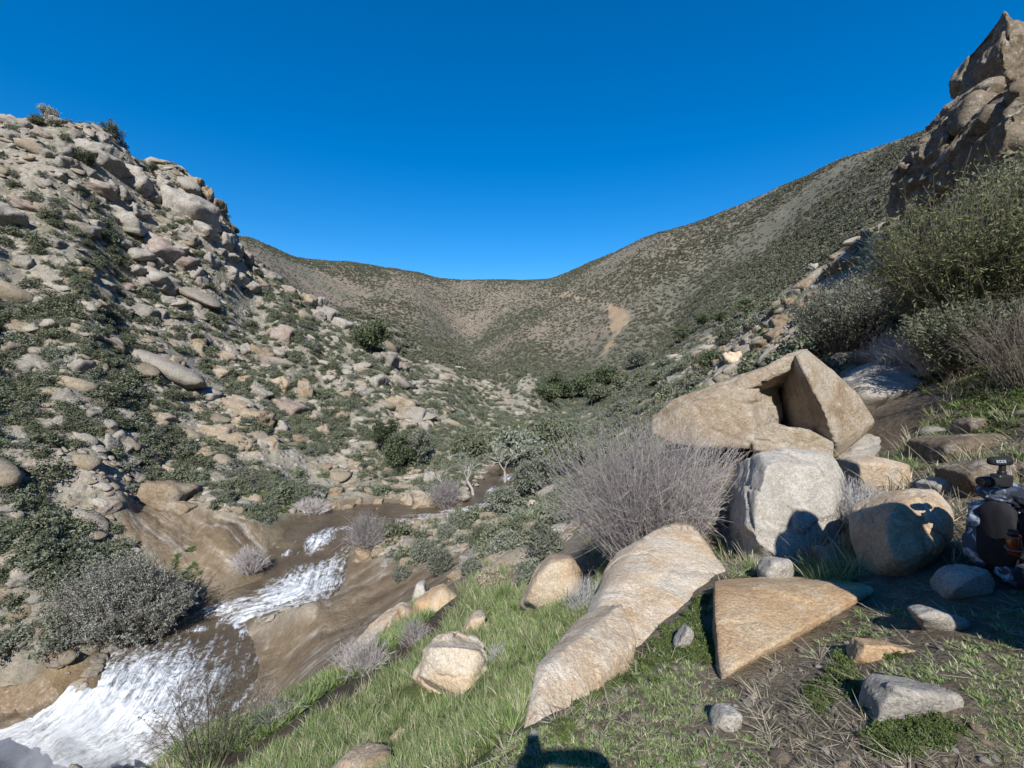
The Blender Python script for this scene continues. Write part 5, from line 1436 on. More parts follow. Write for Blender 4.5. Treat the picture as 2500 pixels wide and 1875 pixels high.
wand_bush('dry_bush', at_d(1440, 5.6), 0.35, 0.3, 0.5, 160, M_SILVER, 'small silver dry tuft beside the rounded pinkish boulder', 11, r=(0.003, 0.0014), side=3)
wand_bush('dry_bush', at_d(1215, 5.3), 0.16, 0.12, 0.3, 60, M_SILVER, 'white dead twigs leaning on the lone blocky boulder', 12, r=(0.004, 0.002), side=3)
wand_bush('bare_shrub', at_d(470, 6.6, -0.05), 0.85, 0.6, 1.75, 46, M_BARK, 'sparse budding twigs rising in front of the foaming pool', 13, r=(0.006, 0.0022), side=5, leaves=900, leaf_size=0.016, leaf_mat_=M_SHRUB, fan=0.4, leaf_from=0.4, aspect=0.6)
wand_bush('bare_shrub', at_d(640, 7.2, -0.05), 0.5, 0.4, 0.9, 40, M_TWIG, 'low bare twigs at the bottom edge right of the budding ones', 14, r=(0.005, 0.002), side=4, fan=0.4)
wand_bush('dry_bush', foot(890, 1640), 0.6, 0.5, 0.8, 260, M_TWIG, 'grey dry bush leaning against the long pale slab', 15, r=(0.005, 0.002), side=3)
wand_bush('dry_bush', foot(1010, 1570), 0.35, 0.3, 0.6, 120, M_TWIG, 'small bare bush at the upper end of the long pale slab', 16, r=(0.005, 0.002), side=3)
wand_bush('grass_clump', foot(1235, 1480), 0.32, 0.25, 0.5, 220, M_GRASS, 'bright green grass clump left of the rounded pinkish boulder', 17, r=(0.006, 0.002), side=0, cat='grass clump')
# streamside bushes
wand_bush('willow_bush', foot(330, 1570), 3.3, 2.4, 5.0, 420, M_BARK, 'large grey-leaved bush overhanging the pool on the left bank', 20, lean=(-0.9, 0), r=(0.03, 0.008), side=5, leaves=90000, leaf_size=0.052, leaf_mat_=M_WILLOW, fan=0.75, leaf_from=0.25)
wand_bush('bare_shrub', foot(895, 1345), 1.5, 1.0, 2.9, 300, M_TWIG, 'leafless purple-grey bush beside the upper rapids', 21, r=(0.02, 0.006), side=4)
wand_bush('bare_shrub', foot(610, 1395), 1.2, 0.9, 1.8, 240, M_TWIG, 'leafless bush on the left bank above the white chute', 22, r=(0.018, 0.006), side=4)
wand_bush('bare_shrub', foot(445, 1495), 0.9, 0.7, 1.3, 160, M_TWIG, 'small bare bush right of the large grey-leaved bush', 23, r=(0.016, 0.006), side=3)
wand_bush('bare_shrub', foot(1090, 1235), 1.6, 1.1, 2.6, 300, M_TWIG, 'bare thicket in front of the pale tree by the far rapids', 24, r=(0.02, 0.007), side=4)
wand_bush('bare_shrub', foot(760, 1255), 1.8, 1.0, 1.6, 240, M_TWIG, 'low bare thicket above the dark pool', 25, r=(0.02, 0.007), side=4)
k = 0
for (u, v, w, h, mat, lab) in [(1030, 1345, 46, 60, M_SHRUBG, 'grey-green bush among stones right of the cascade'), (1075, 1375, 50, 70, M_SHRUBG, 'sage bush in the middle of the right bank stones'), (1090, 1300, 44, 40, M_SHRUBG, 'low sage bush above the right bank stones'),
        (1180, 1310, 70, 60, M_SHRUB, 'dark green bush on the right bank above the ledge'), (1240, 1330, 70, 70, M_SHRUBG, 'grey bush left of the purple bush'), (1120, 1270, 60, 40, M_SHRUBG, 'sage bush beside the far rapids, right bank'),
        (1270, 1290, 80, 60, M_SHRUB, 'dark bush behind the purple bush, right bank'), (1330, 1330, 70, 80, M_SHRUBG, 'grey-green bush hidden partly by the purple bush'), (1150, 1390, 40, 40, M_SHRUBG, 'small sage bush below the pale layered ledge'),
        (1200, 1420, 50, 36, M_DRY, 'dry straw-coloured bush above the path'), (980, 1400, 40, 30, M_SHRUBG, 'small bush on the wet slab rim'), (1300, 1400, 60, 50, M_SHRUBG, 'grey bush above the rounded pinkish boulder')]:
    b = foot(u, v + h * 0.4); d = b[1]
    wand_bush('bush', b, w * d / F_PX * 0.55, w * d / F_PX * 0.5, h * d / F_PX, 160, M_BARK, lab, 200 + k, r=(0.012, 0.004), side=3, leaves=7000, leaf_size=0.06, leaf_mat_=mat, fan=0.9, leaf_from=0.2)
    k += 1
# trees
TREES = [(905, 862, 78, 74, 'dark oak at the lower end of the spur boulder row', M_OAK), (940, 1108, 62, 86, 'tall dark green oak left of the streamside pair', M_OAK), (975, 1150, 76, 86, 'round dark oak hanging over the stream bank', M_OAK), (1022, 1140, 56, 90, 'lighter grey-green tree right of the round oak', M_SHRUBG),
         (1150, 1120, 80, 62, 'olive tree behind the pale bare tree', M_SHRUB), (1368, 978, 74, 56, 'dark oak in the valley bottom, left of the grove', M_OAK), (1335, 985, 56, 44, 'small oak at the left end of the valley grove', M_OAK), (1425, 972, 66, 52, 'oak in the middle of the valley grove', M_OAK),
         (1480, 945, 60, 48, 'oak above the valley grove, right part', M_OAK), (1465, 985, 70, 40, 'low spreading oak in front of the valley grove', M_SHRUB), (1560, 900, 54, 40, 'grey-green tree on the right valley side', M_SHRUBG), (1715, 800, 34, 36, 'small dark tree high on the right valley side', M_OAK),
         (1757, 790, 32, 32, 'round dark tree high on the right valley side', M_OAK), (1665, 835, 34, 40, 'tree halfway up the right valley side', M_OAK), (1530, 960, 60, 44, 'bushy tree at the right end of the valley grove', M_SHRUB), (1260, 1150, 110, 90, 'broad grey-green tree above the far rapids, right bank', M_SHRUBG),
         (1345, 1105, 110, 70, 'broad olive tree on the right valley floor', M_SHRUB), (1400, 1160, 110, 90, 'olive tree rising behind the purple bush', M_SHRUB), (1460, 1080, 90, 60, 'dark twisted tree left of the hollow boulder', M_BARK), (1300, 1215, 100, 90, 'grey-green thicket tree over the right bank', M_SHRUBG), (1230, 1255, 80, 60, 'dense grey-green tree beside the rapids', M_SHRUBG),
         (275, 345, 34, 40, 'dark bush on the skyline of the left hilltop', M_SHRUB), (120, 296, 30, 34, 'grey round bush on top of the left hill', M_WILLOW), (88, 306, 28, 24, 'dark round bush on top of the left hill', M_SHRUB), (210, 405, 34, 32, 'dark bush between the hilltop boulders', M_OAK), (375, 432, 22, 30, 'small dark tree on the left shoulder', M_OAK), (577, 566, 14, 14, 'tiny bush on the skyline where the far ridge begins', M_OAK),
         (1735, 905, 60, 46, 'green bush above the hollow boulder, on the slope', M_OAK), (1820, 770, 50, 40, 'dark bush behind the right-hand ridge', M_SHRUB)]
for k, (u, v, w, h, lab, mat) in enumerate(TREES):
    b = foot(u, v); d = b[1]
    W = w * d / F_PX / 2; H = h * d / F_PX
    bare = mat is M_BARK
    tree('oak_tree' if mat is M_OAK else 'tree', b, W * 1.05, H * 1.05, lab, mat, M_BARK, 400 + k, 46, 0 if bare else 90, W * 0.085, trunk_h=0.16, bare=bare, spread=0.17)
for k, (u, v, h, lab) in enumerate([(1157, 1212, 120, 'pale leafless tree with white limbs by the far rapids'), (1228, 1192, 130, 'white-limbed bare tree leaning over the stream, right of the other'), (1080, 1200, 70, 'small pale bare tree left of the taller white-limbed one')]):
    b = foot(u, v); d = b[1]; H = h * d / F_PX
    rg = np.random.default_rng(450 + k)
    root = obj('bare_tree', None, None, None, lab, 'tree'); root.location = b
    t = Geo()
    segs = [(np.array([0, 0, -0.3]), np.array([rg.normal() * 0.06 * H, 0, 0.33 * H]), 0.032 * H)]
    v_, f_ = tube([segs[0][0], segs[0][1] * 0.5 + [0.03 * H, 0, 0], segs[0][1]], 0.034 * H, 0.024 * H, 7); t.add(v_, f_, 0.5)
    tips = [(segs[0][1], np.array([0, 0, 1.0]), 0.33 * H, 0.022 * H)]
    for lev in range(5):
        nt = []
        A = []; B = []; Cc = []; R0_ = []; R1_ = []
        for (p0, dr, ln, r_) in tips:
            for q in range(3 if lev < 4 else 4):
                dn = unit(dr + rg.normal(size=3) * np.array([0.75, 0.75, 0.5]) + np.array([0, 0, 0.12]))
                l2 = ln * rg.uniform(0.5, 0.85)
                p1 = p0 + dn * l2
                A.append(p0); B.append((p0 + p1) / 2 + rg.normal(size=3) * 0.1 * l2); Cc.append(p1); R0_.append(r_ * 0.75); R1_.append(r_ * 0.5)
                nt.append((p1, dn, l2, r_ * 0.52))
        v_, f_ = tubes(np.array(A), np.array(B), np.array(Cc), np.array(R0_), np.array(R1_), 4, 3)
        t.add(v_, f_, np.repeat(rg.uniform(0.2, 0.8, len(A)) if lev < 3 else rg.uniform(0, 0.3, len(A)), len(v_) // len(A)))
        tips = nt
    obj('trunk', t.mesh('trunk', M_PALEBARK, True), None, root)
# ------------------------------------------------------------------ grass, moss mats and litter of the foreground
def tuft(seed, n, length, width, splay, mat, droop=0.35, dry=0.0):
    rng = np.random.default_rng(seed)
    a = rng.uniform(0, 2 * np.pi, n)
    base = np.stack([np.cos(a), np.sin(a), 0 * a], -1) * rng.uniform(0, 0.25, (n, 1)) * length * splay
    out = np.stack([np.cos(a), np.sin(a), 0 * a], -1) * (rng.uniform(0.1, 1.0, (n, 1)) * splay) + rng.normal(size=(n, 3)) * 0.15
    out[:, 2] = 0
    ln = length * rng.uniform(0.5, 1.2, (n, 1))
    tip = base + out * ln + np.array([0, 0, 1]) * ln * rng.uniform(0.5, 0.95, (n, 1))
    mid_ = (base + tip) / 2 + np.array([0, 0, 1]) * ln * droop * 0.6
    side = unit(np.cross(tip - base, np.array([0, 0, 1.0]) + rng.normal(size=(n, 3)) * 0.3))
    w = width * rng.uniform(0.6, 1.3, (n, 1))
    t = [0.0, 0.4, 0.75, 1.0]
    rows = []
    for q, k in zip(t, (1.0, 0.9, 0.6, 0.08)):
        c = (1 - q) ** 2 * base + 2 * q * (1 - q) * mid_ + q * q * tip
        rows.append(np.stack([c - side * w * k, c + side * w * k], 1))
    v = np.stack(rows, 1).reshape(n, 8, 3).reshape(-1, 3)
    v[:, 2] -= 0.01
    f = np.concatenate([(np.arange(n) * 8)[:, None] + np.array([[2 * i, 2 * i + 1, 2 * i + 3, 2 * i + 2]]) for i in range(3)])
    sh = np.where(rng.uniform(size=n) < dry, 0.95, np.clip(rng.normal(0.4, 0.22, n), 0.02, 0.8))
    g = Geo(); g.add(v, f, np.repeat(sh, 8))
    return g.mesh('tuft_shape', mat)

TALL = [tuft(600 + i, 42, 0.21, 0.0024, 0.9, M_GRASS, dry=0.22) for i in range(4)]
SHORT = [tuft(620 + i, 26, 0.036, 0.0022, 1.4, M_GRASS, dry=0.18) for i in range(4)]
LUSH = [tuft(640 + i, 34, 0.15, 0.0048, 0.9, M_GRASS, dry=0.02) for i in range(3)]
STRAW = [tuft(660 + i, 14, 0.17, 0.0022, 1.0, M_DRY) for i in range(3)]
LIT = [tuft(680 + i, 16, 0.05, 0.0017, 2.6, M_DRY, droop=-0.1) for i in range(3)]
def flat_lit(me):
    co = np.empty(len(me.vertices) * 3, np.float32); me.vertices.foreach_get('co', co)
    co = co.reshape(-1, 3); co[:, 2] *= 0.22; me.vertices.foreach_set('co', co.ravel()); me.update()
for q in LIT: flat_lit(q)
MOSS = [shrub_geo(700 + i, 22, 18, 0.13, 0.42, 0.16, 0.1).mesh('moss_shape', M_MAT) for i in range(3)]
PEB = []
for s in range(4):
    vv, ff = random_rock(520 + s, 2, 14, 0.12, 8)
    me = mesh_from('pebble_shape', vv, ff, True)
    add_attr(me, 'tint', np.tile(np.array([[0.85, 0.8, 0.72], [0.6, 0.52, 0.45], [1.0, 0.98, 0.95], [0.75, 0.62, 0.5]][s]), (len(vv), 1)))
    me.materials.append(M_RUBBLE); PEB.append(me)

def in_poly(x, y, key, grow=0.0): return poly_sd(x, y, ZPOLY[key]) < grow
rng = np.random.default_rng(9)
def put(name, x, y, s, variants, seed, zoff=0.0, sz=None, clear=True):
    if clear:
        ok = np.ones(len(x), bool)
        for poly in FOOT:
            if poly[:, 1].min() > 18: continue
            k = np.nonzero((x > poly[:, 0].min() - .1) & (x < poly[:, 0].max() + .1) & (y > poly[:, 1].min() - .1) & (y < poly[:, 1].max() + .1))[0]
            if len(k): ok[k[poly_sd(x[k], y[k], poly) < 0.0 + 0.02 * np.hypot(x[k], y[k])]] = False
        x, y, s = x[ok], y[ok], s[ok]
    z = hfast(x, y) + zoff
    sc = np.stack([s, s, s if sz is None else s * sz], -1) * rng.uniform(0.8, 1.2, (len(s), 3))
    return scatter(name, np.stack([x, y, z], -1), sc, variants, seed)

# tall meadow grass on the slope to the left of the big boulder
x, y, _ = polar_points(rng, 26000, -48, 14, 2.2, 17)
w = in_poly(x, y, 'meadow', 0.15) & ~in_poly(x, y, 'path', 0.05)
n = fbm(np.stack([x, y, 0 * x], -1) * 0.9, 3, 15)
w &= rng.uniform(size=len(x)) < np.clip(0.62 + 0.9 * n, 0.08, 1)
x, y = x[w], y[w]
put('meadow_grass', x, y, rng.uniform(0.5, 1.15, len(x)) * np.clip(np.hypot(x, y) / 6, 0.75, 1.5), TALL + LUSH[:1] + STRAW[:1], 31)
# the bright band along the path
x, y, _ = polar_points(rng, 16000, -48, 0, 4.5, 17)
w = in_poly(x, y, 'grassband', 0.2) & ~in_poly(x, y, 'path', 0.0)
x, y = x[w], y[w]
put('path_grass', x, y, rng.uniform(0.7, 1.5, len(x)) * np.clip(np.hypot(x, y) / 8, 0.8, 1.5), LUSH, 32)
# grey-green rank grass where the slope breaks to the water
x, y, _ = polar_points(rng, 9000, -55, 0, 6.5, 16)
p3 = np.stack([x, y, hfast(x, y)], -1); uu, vv2, _d = project(p3)
w = (~in_poly(x, y, 'meadow')) & (~in_poly(x, y, 'path', 0.1)) & (~in_poly(x, y, 'slabs', 0.2)) & (river_sd(x, y)[0] > 1.0) & (rng.uniform(size=len(x)) < 0.6)
x, y = x[w], y[w]
put('bank_grass', x, y, rng.uniform(0.7, 1.5, len(x)) * 1.3, STRAW + TALL[:1], 33)
# the trodden bench: short turf, dead litter, pebbles
x, y, _ = polar_points(rng, 30000, -14, 60, 1.15, 7.5)
p3 = np.stack([x, y, 0 * x], -1)
n = fbm(p3 * 1.3, 4, 16)
out = ~in_poly(x, y, 'meadow', -0.1)
w = out & (rng.uniform(size=len(x)) < np.clip(0.32 + 1.7 * n, 0.01, 0.9))
put('short_turf', x[w], y[w], rng.uniform(0.5, 1.15, w.sum()) * np.clip(np.hypot(x[w], y[w]) / 4, 0.6, 1.2), SHORT, 34)
w = out & (rng.uniform(size=len(x)) < np.clip(0.06 - 0.2 * n, 0.01, 0.2))
put('dry_litter', x[w], y[w], rng.uniform(0.5, 1.3, w.sum()) * np.clip(np.hypot(x[w], y[w]) / 3, 0.8, 1.6), LIT, 35)
w = out & (rng.uniform(size=len(x)) < 0.10)
put('pebbles', x[w], y[w], np.exp(rng.normal(-4.6, 0.5, w.sum())), PEB, 36, 0.0, 0.6)
w = out & (np.hypot(x, y) > 4.3) & (rng.uniform(size=len(x)) < np.clip(0.03 + 0.3 * n, 0.0, 0.3))
put('straw_grass', x[w], y[w], rng.uniform(0.6, 1.4, w.sum()), STRAW + TALL[:2], 37)
# right-hand slope grass and weeds further up
x, y, _ = polar_points(rng, 14000, 10, 60, 6.0, 30)
n = fbm(np.stack([x, y, 0 * x], -1) * 0.5, 3, 18)
w = rng.uniform(size=len(x)) < np.clip(0.26 + 0.9 * n, 0.02, 0.7)
put('slope_grass', x[w], y[w], rng.uniform(0.6, 1.3, w.sum()) * np.clip(np.hypot(x[w], y[w]) / 10, 0.7, 2), STRAW + TALL[:2] + LUSH[:1], 38)
x, y, _ = polar_points(rng, 9000, 24, 60, 5.0, 16)
n = fbm(np.stack([x, y, 0 * x], -1) * 0.8, 3, 23)
w = rng.uniform(size=len(x)) < np.clip(0.5 + 0.9 * n, 0.08, 1)
put('slope_litter', x[w], y[w], rng.uniform(1.0, 2.4, w.sum()), LIT + STRAW[:1] + SHORT[:1], 41)
w = rng.uniform(size=len(x)) < 0.10
put('slope_stones', x[w], y[w], np.exp(rng.normal(-3.3, 0.6, w.sum())), PEB, 42, 0.0, 0.7)
# fresh green seep plants on the bedrock slab
x, y, _ = polar_points(rng, 60000, -42, -15, 24, 48)
w = (in_poly(x, y, 'mossy1', 0.4) | in_poly(x, y, 'mossy2', 0.4)) & (fbm(np.stack([x, y, 0 * x], -1) * 0.7, 3, 19) > -0.08)
put('seep_plants', x[w], y[w], rng.uniform(0.6, 1.6, w.sum()), LUSH, 40, 0.0, None, False)
# spike moss cushions: along the edge of the big boulder and round the half buried rocks
MP = []
def moss_line(uv, n, wpx, seed):
    r = np.random.default_rng(seed); uv = np.array(uv, float)
    t = r.uniform(0, len(uv) - 1.001, n); i = t.astype(int); f = (t - i)[:, None]
    c = uv[i] * (1 - f) + uv[i + 1] * f + r.normal(size=(n, 2)) * wpx * [1, 0.7]
    for u, v in c:
        g = hit(u, v)
        if g is not None: MP.append(g)
moss_line([(1780, 1445), (1720, 1475), (1690, 1520), (1620, 1560), (1600, 1590), (1560, 1640), (1490, 1680), (1440, 1700), (1380, 1770), (1360, 1800)], 150, 13, 1)
moss_line([(1700, 1540), (1720, 1580), (1740, 1610), (1640, 1600), (1600, 1640)], 90, 18, 2)
moss_line([(1770, 1440), (1850, 1420), (1950, 1418)], 60, 8, 3)
moss_line([(2080, 1590), (2050, 1640), (2000, 1690), (1990, 1720), (2050, 1700), (2090, 1650)], 130, 18, 4)
moss_line([(2150, 1800), (2200, 1830), (2260, 1800), (2320, 1780), (2180, 1760), (2160, 1720)], 130, 20, 5)
moss_line([(2130, 1590), (2200, 1600)], 30, 8, 6)
moss_line([(1270, 1510), (1330, 1500), (1410, 1490)], 50, 8, 7)
moss_line([(2300, 1010), (2400, 980), (2500, 960), (2480, 1010), (2380, 1050)], 160, 28, 8)
moss_line([(2230, 930), (2330, 900), (2430, 880), (2500, 860), (2450, 930), (2330, 960)], 130, 24, 9)
MP = np.array(MP)
sz = rng.uniform(0.022, 0.05, len(MP)) * np.clip(MP[:, 1] / 2.4, 0.9, 2.6)
put('spike_moss', MP[:, 0], MP[:, 1], sz, MOSS, 39, 0.0, None, False)
# ------------------------------------------------------------------ backpack, camera, bottle
def superbox(half, p=4.0, level=4, noise=0.0, seed=1, nscale=6.0):
    d, f = icosphere(level)
    half = np.array(half, float)
    k = (np.abs(d) ** p).sum(1) ** (-1 / p)
    v = d * k[:, None] * half
    if noise: v = v + d * (noise * fbm(v * nscale, 4, seed))[:, None] + d * (noise * 0.7 * ridged(v * nscale * 1.3 + 5, 3, seed + 3))[:, None]
    return v, f
def part(name, v, f, mat, parent, loc=(0, 0, 0), rot=(0, 0, 0), smooth_=True):
    o = obj(name, mesh_from(name, v, np.asarray(f), smooth_), mat, parent)
    o.location = loc; o.rotation_euler = rot
    return o
def ribbon(pts, w, th, nrm=(0, -1, 0)):
    pts = np.array(pts, float); t = unit(np.gradient(pts, axis=0))
    s = unit(np.cross(t, np.array(nrm, float))); n = np.cross(s, t)
    v = np.stack([pts - s * w - n * th, pts + s * w - n * th, pts + s * w + n * th, pts - s * w + n * th], 1).reshape(-1, 3)
    f = [(4 * i + k, 4 * i + (k + 1) % 4, 4 * i + 4 + (k + 1) % 4, 4 * i + 4 + k) for i in range(len(pts) - 1) for k in range(4)]
    return v, np.array(f)
def cyl(r0, r1, h, n=24, cap=0.0):
    """closed turned shape along +x"""
    prof = [(0, 0.001), (0, r0 * 0.9), (h * 0.04, r0), (h * 0.96, r1), (h, r1 * 0.9), (h, 0.001)]
    a = np.linspace(0, 2 * np.pi, n, endpoint=False)
    v = np.array([[(x, r * math.cos(t), r * math.sin(t)) for t in a] for x, r in prof]).reshape(-1, 3)
    f = np.array([(i * n + k, i * n + (k + 1) % n, (i + 1) * n + (k + 1) % n, (i + 1) * n + k) for i in range(len(prof) - 1) for k in range(n)])
    return v, f

m = NT('pack_camouflage')
g = m.coord('Object')
w1 = m.noise(g, 9.0, 3, 0.5, 0.6); w2 = m.noise(g, 7.0, 3, 0.5, 0.9)
c = m.ramp(w1, [(0.0, (0.015, 0.018, 0.028)), (0.42, (0.035, 0.045, 0.07)), (0.48, (0.15, 0.18, 0.22)), (0.56, (0.38, 0.43, 0.48))], 'CONSTANT')
c = m.mix(m.mapr(w2, 0.57, 0.58), c, (0.06, 0.075, 0.105))
weave = m.noise(g, 260.0, 2, 0.5)
M_CAMO = m.finish(c, 0.8, m.bump(m.math('ADD', m.math('MULTIPLY', weave, 0.1), m.noise(g, 22.0, 3, 0.6)), 0.4, 0.01), 0.2)
def plain(name, col, rough=0.6, spec=0.3, nscale=120.0, bump=0.2):
    m = NT(name); g = m.coord('Object')
    n = m.noise(g, nscale, 4, 0.6)
    return m.finish(m.mix(1.0, col, m.mapr(n, 0.3, 0.7, 0.8, 1.2), 'MULTIPLY'), rough, m.bump(n, bump, 0.003), spec)
M_BLACKF = plain('pack_black_fabric', (0.012, 0.012, 0.014), 0.85)
M_STRAP = plain('pack_grey_strap', (0.16, 0.17, 0.19), 0.8)
M_BLACKP = plain('camera_black', (0.015, 0.015, 0.016), 0.42, 0.45)
M_FOAMB = plain('mic_foam', (0.02, 0.021, 0.024), 0.95, 0.1, 400, 0.6)
M_GLASS = plain('lens_glass', (0.01, 0.012, 0.02), 0.05, 0.8, 10, 0.0)
M_LETTER = plain('lettering_grey', (0.42, 0.46, 0.48), 0.7)
M_CABLE = plain('cable_grey', (0.30, 0.30, 0.31), 0.6)
M_AMBER = plain('amber_bottle', (0.16, 0.035, 0.012), 0.12, 0.7, 20, 0.0)

pb = P(2440, 1405, 3.05); pb[2] = float(hfast(pb[:1], pb[1:2])[0]) - 0.02
pack = obj('backpack', None, None, None, 'grey and navy camouflage backpack slumped at the right edge', 'backpack')
pack.location = pb; pack.rotation_euler = (0.06, 0.06, 0.45); pack.scale = (1.15, 1.15, 1.03)
v, f = superbox((0.17, 0.15, 0.27), 2.6, 5, 0.035, 3, 8); part('body', v, f, M_CAMO, pack, (0.02, 0.02, 0.29))
v, f = superbox((0.175, 0.16, 0.075), 2.3, 5, 0.035, 4, 10); part('lid', v, f, M_CAMO, pack, (0.03, 0.0, 0.575), (0.1, 0.12, 0))
v, f = superbox((0.085, 0.055, 0.15), 2.4, 5, 0.028, 5, 10); part('front_pocket', v, f, M_BLACKF, pack, (-0.13, -0.12, 0.36), (0, 0, -0.6))
v, f = superbox((0.16, 0.10, 0.085), 2.3, 5, 0.035, 6, 10); part('bottom_pouch', v, f, M_CAMO, pack, (-0.05, -0.13, 0.10), (0, 0, -0.2))
v, f = superbox((0.05, 0.055, 0.12), 2.8, 4, 0.012, 7, 14); part('side_pocket', v, f, M_CAMO, pack, (0.10, -0.15, 0.22), (0, 0, 0.2))
v, f = superbox((0.10, 0.04, 0.22), 3.0, 4, 0.012, 8, 12); part('back_panel', v, f, M_BLACKF, pack, (-0.15, 0.0, 0.33), (0, 0.1, 1.3))
arc = lambda a, b, sag, n=10: [tuple(np.array(a) * (1 - t) + np.array(b) * t + np.array([sag[0], sag[1], sag[2]]) * 4 * t * (1 - t)) for t in np.linspace(0, 1, n)]
for a, b, sag in [((-0.14, -0.10, 0.60), (-0.16, -0.12, 0.12), (-0.10, -0.05, 0)), ((0.05, -0.16, 0.60), (0.10, -0.17, 0.10), (0.0, -0.03, 0))]:
    v, f = ribbon(arc(a, b, sag), 0.02, 0.004); part('shoulder_strap', v, f, M_STRAP, pack)
v, f = ribbon(arc((0.16, -0.12, 0.14), (0.02, -0.26, -0.0), (0.03, -0.03, -0.02)), 0.025, 0.006, (0, -0.5, 0.8)); part('hip_belt', v, f, M_STRAP, pack)
v, f = ribbon(arc((-0.12, -0.20, 0.22), (0.06, -0.21, 0.24), (0, -0.02, -0.02)), 0.010, 0.003); part('compression_strap', v, f, M_STRAP, pack)
for lc in ((0.09, -0.205, 0.30), (-0.03, -0.235, 0.17)):
    v, f = superbox((0.016, 0.006, 0.012), 6, 2); part('buckle', v, f, M_BLACKP, pack, lc)
cord = []
for k in range(4):
    a = k * 0.05 - 0.17
    cord.append(((a, -0.21, 0.17), (a + 0.05, -0.23, 0.10), (a + 0.02, -0.22, 0.04)))
cA = np.array(cord)
v, f = tubes(cA[:, 0], cA[:, 1], cA[:, 2], np.full(4, 0.0025), np.full(4, 0.0025), 5, 6); part('bungee_cord', v, f, M_CABLE, pack)

cm = obj('video_camera', None, None, None, 'black camera with long lens and microphone resting on top of the backpack', 'camera')
cp = P(2438, 1172, 2.98); cm.location = cp; cm.rotation_euler = (0, 0.05, 0.12)
v, f = superbox((0.06, 0.035, 0.043), 7, 4); part('body', v, f, M_BLACKP, cm, (0.02, 0, 0))
v, f = superbox((0.022, 0.02, 0.02), 4, 3); part('viewfinder', v, f, M_BLACKP, cm, (0.02, 0, 0.05))
v, f = cyl(0.036, 0.034, 0.115, 28); ln_ = part('lens', v, f, M_BLACKP, cm, (-0.04, -0.005, -0.012), (0, 0, math.pi))
v, f = cyl(0.029, 0.029, 0.004, 28); part('front_element', v, f, M_GLASS, ln_, (0.1145, 0, 0))
v, f = cyl(0.0375, 0.0375, 0.03, 36); part('zoom_ring', v, f, M_FOAMB, ln_, (0.045, 0, 0))
v, f = superbox((0.018, 0.014, 0.025), 5, 3); part('shock_mount', v, f, M_BLACKP, cm, (0.02, 0, 0.085))
v, f = superbox((0.085, 0.03, 0.03), 3.2, 5); mc = part('microphone', v, f, M_FOAMB, cm, (-0.01, 0, 0.135), (0, -0.04, 0))
v, f = cyl(0.0315, 0.0315, 0.05, 28); part('microphone_collar', v, f, M_BLACKP, mc, (0.025, 0, 0))
tc_ = bpy.data.curves.new('lettering', 'FONT'); tc_.body = 'RODE'; tc_.size = 0.03; tc_.extrude = 0.0006; tc_.align_x = 'CENTER'; tc_.align_y = 'CENTER'
to = bpy.data.objects.new('lettering', tc_); COL.objects.link(to)
dg = bpy.context.evaluated_depsgraph_get(); tme = bpy.data.meshes.new_from_object(to.evaluated_get(dg)); bpy.data.objects.remove(to, do_unlink=True)
to = obj('lettering', tme, M_LETTER, mc); to.location = (-0.028, -0.0305, 0.003); to.rotation_euler = (math.pi / 2 - 0.15, 0, 0)
cc = np.array([[(0.07, 0, 0.12), (0.13, 0.02, 0.05), (0.07, 0.0, 0.02)], [(0.07, 0.01, 0.125), (0.15, 0.03, 0.08), (0.10, 0.0, 0.0)]])
v, f = tubes(cc[:, 0], cc[:, 1], cc[:, 2], np.full(2, 0.0025), np.full(2, 0.0025), 6, 10); part('cable', v, f, M_CABLE, cm)

bt = obj('bottle', None, None, None, 'amber brown bottle in the side pocket of the backpack', 'bottle')
bt.location = P(2478, 1345, 2.83); bt.rotation_euler = (0.1, -0.25, 0)
bt.location.z = bt.location.z - 0.02
v, f = cyl(0.038, 0.036, 0.14, 24); v = v[:, [1, 2, 0]]; part('glass', v, f, M_AMBER, bt)
v, f = cyl(0.026, 0.026, 0.03, 20); v = v[:, [1, 2, 0]]; part('cap', v, f, M_BLACKP, bt, (0, 0, 0.14))
v, f = ribbon([(0.040 * math.cos(t), 0.040 * math.sin(t), 0.045) for t in np.linspace(0, 6.2, 24)], 0.006, 0.0015, (0, 0, 1)); part('band', v, f, M_STRAP, bt)

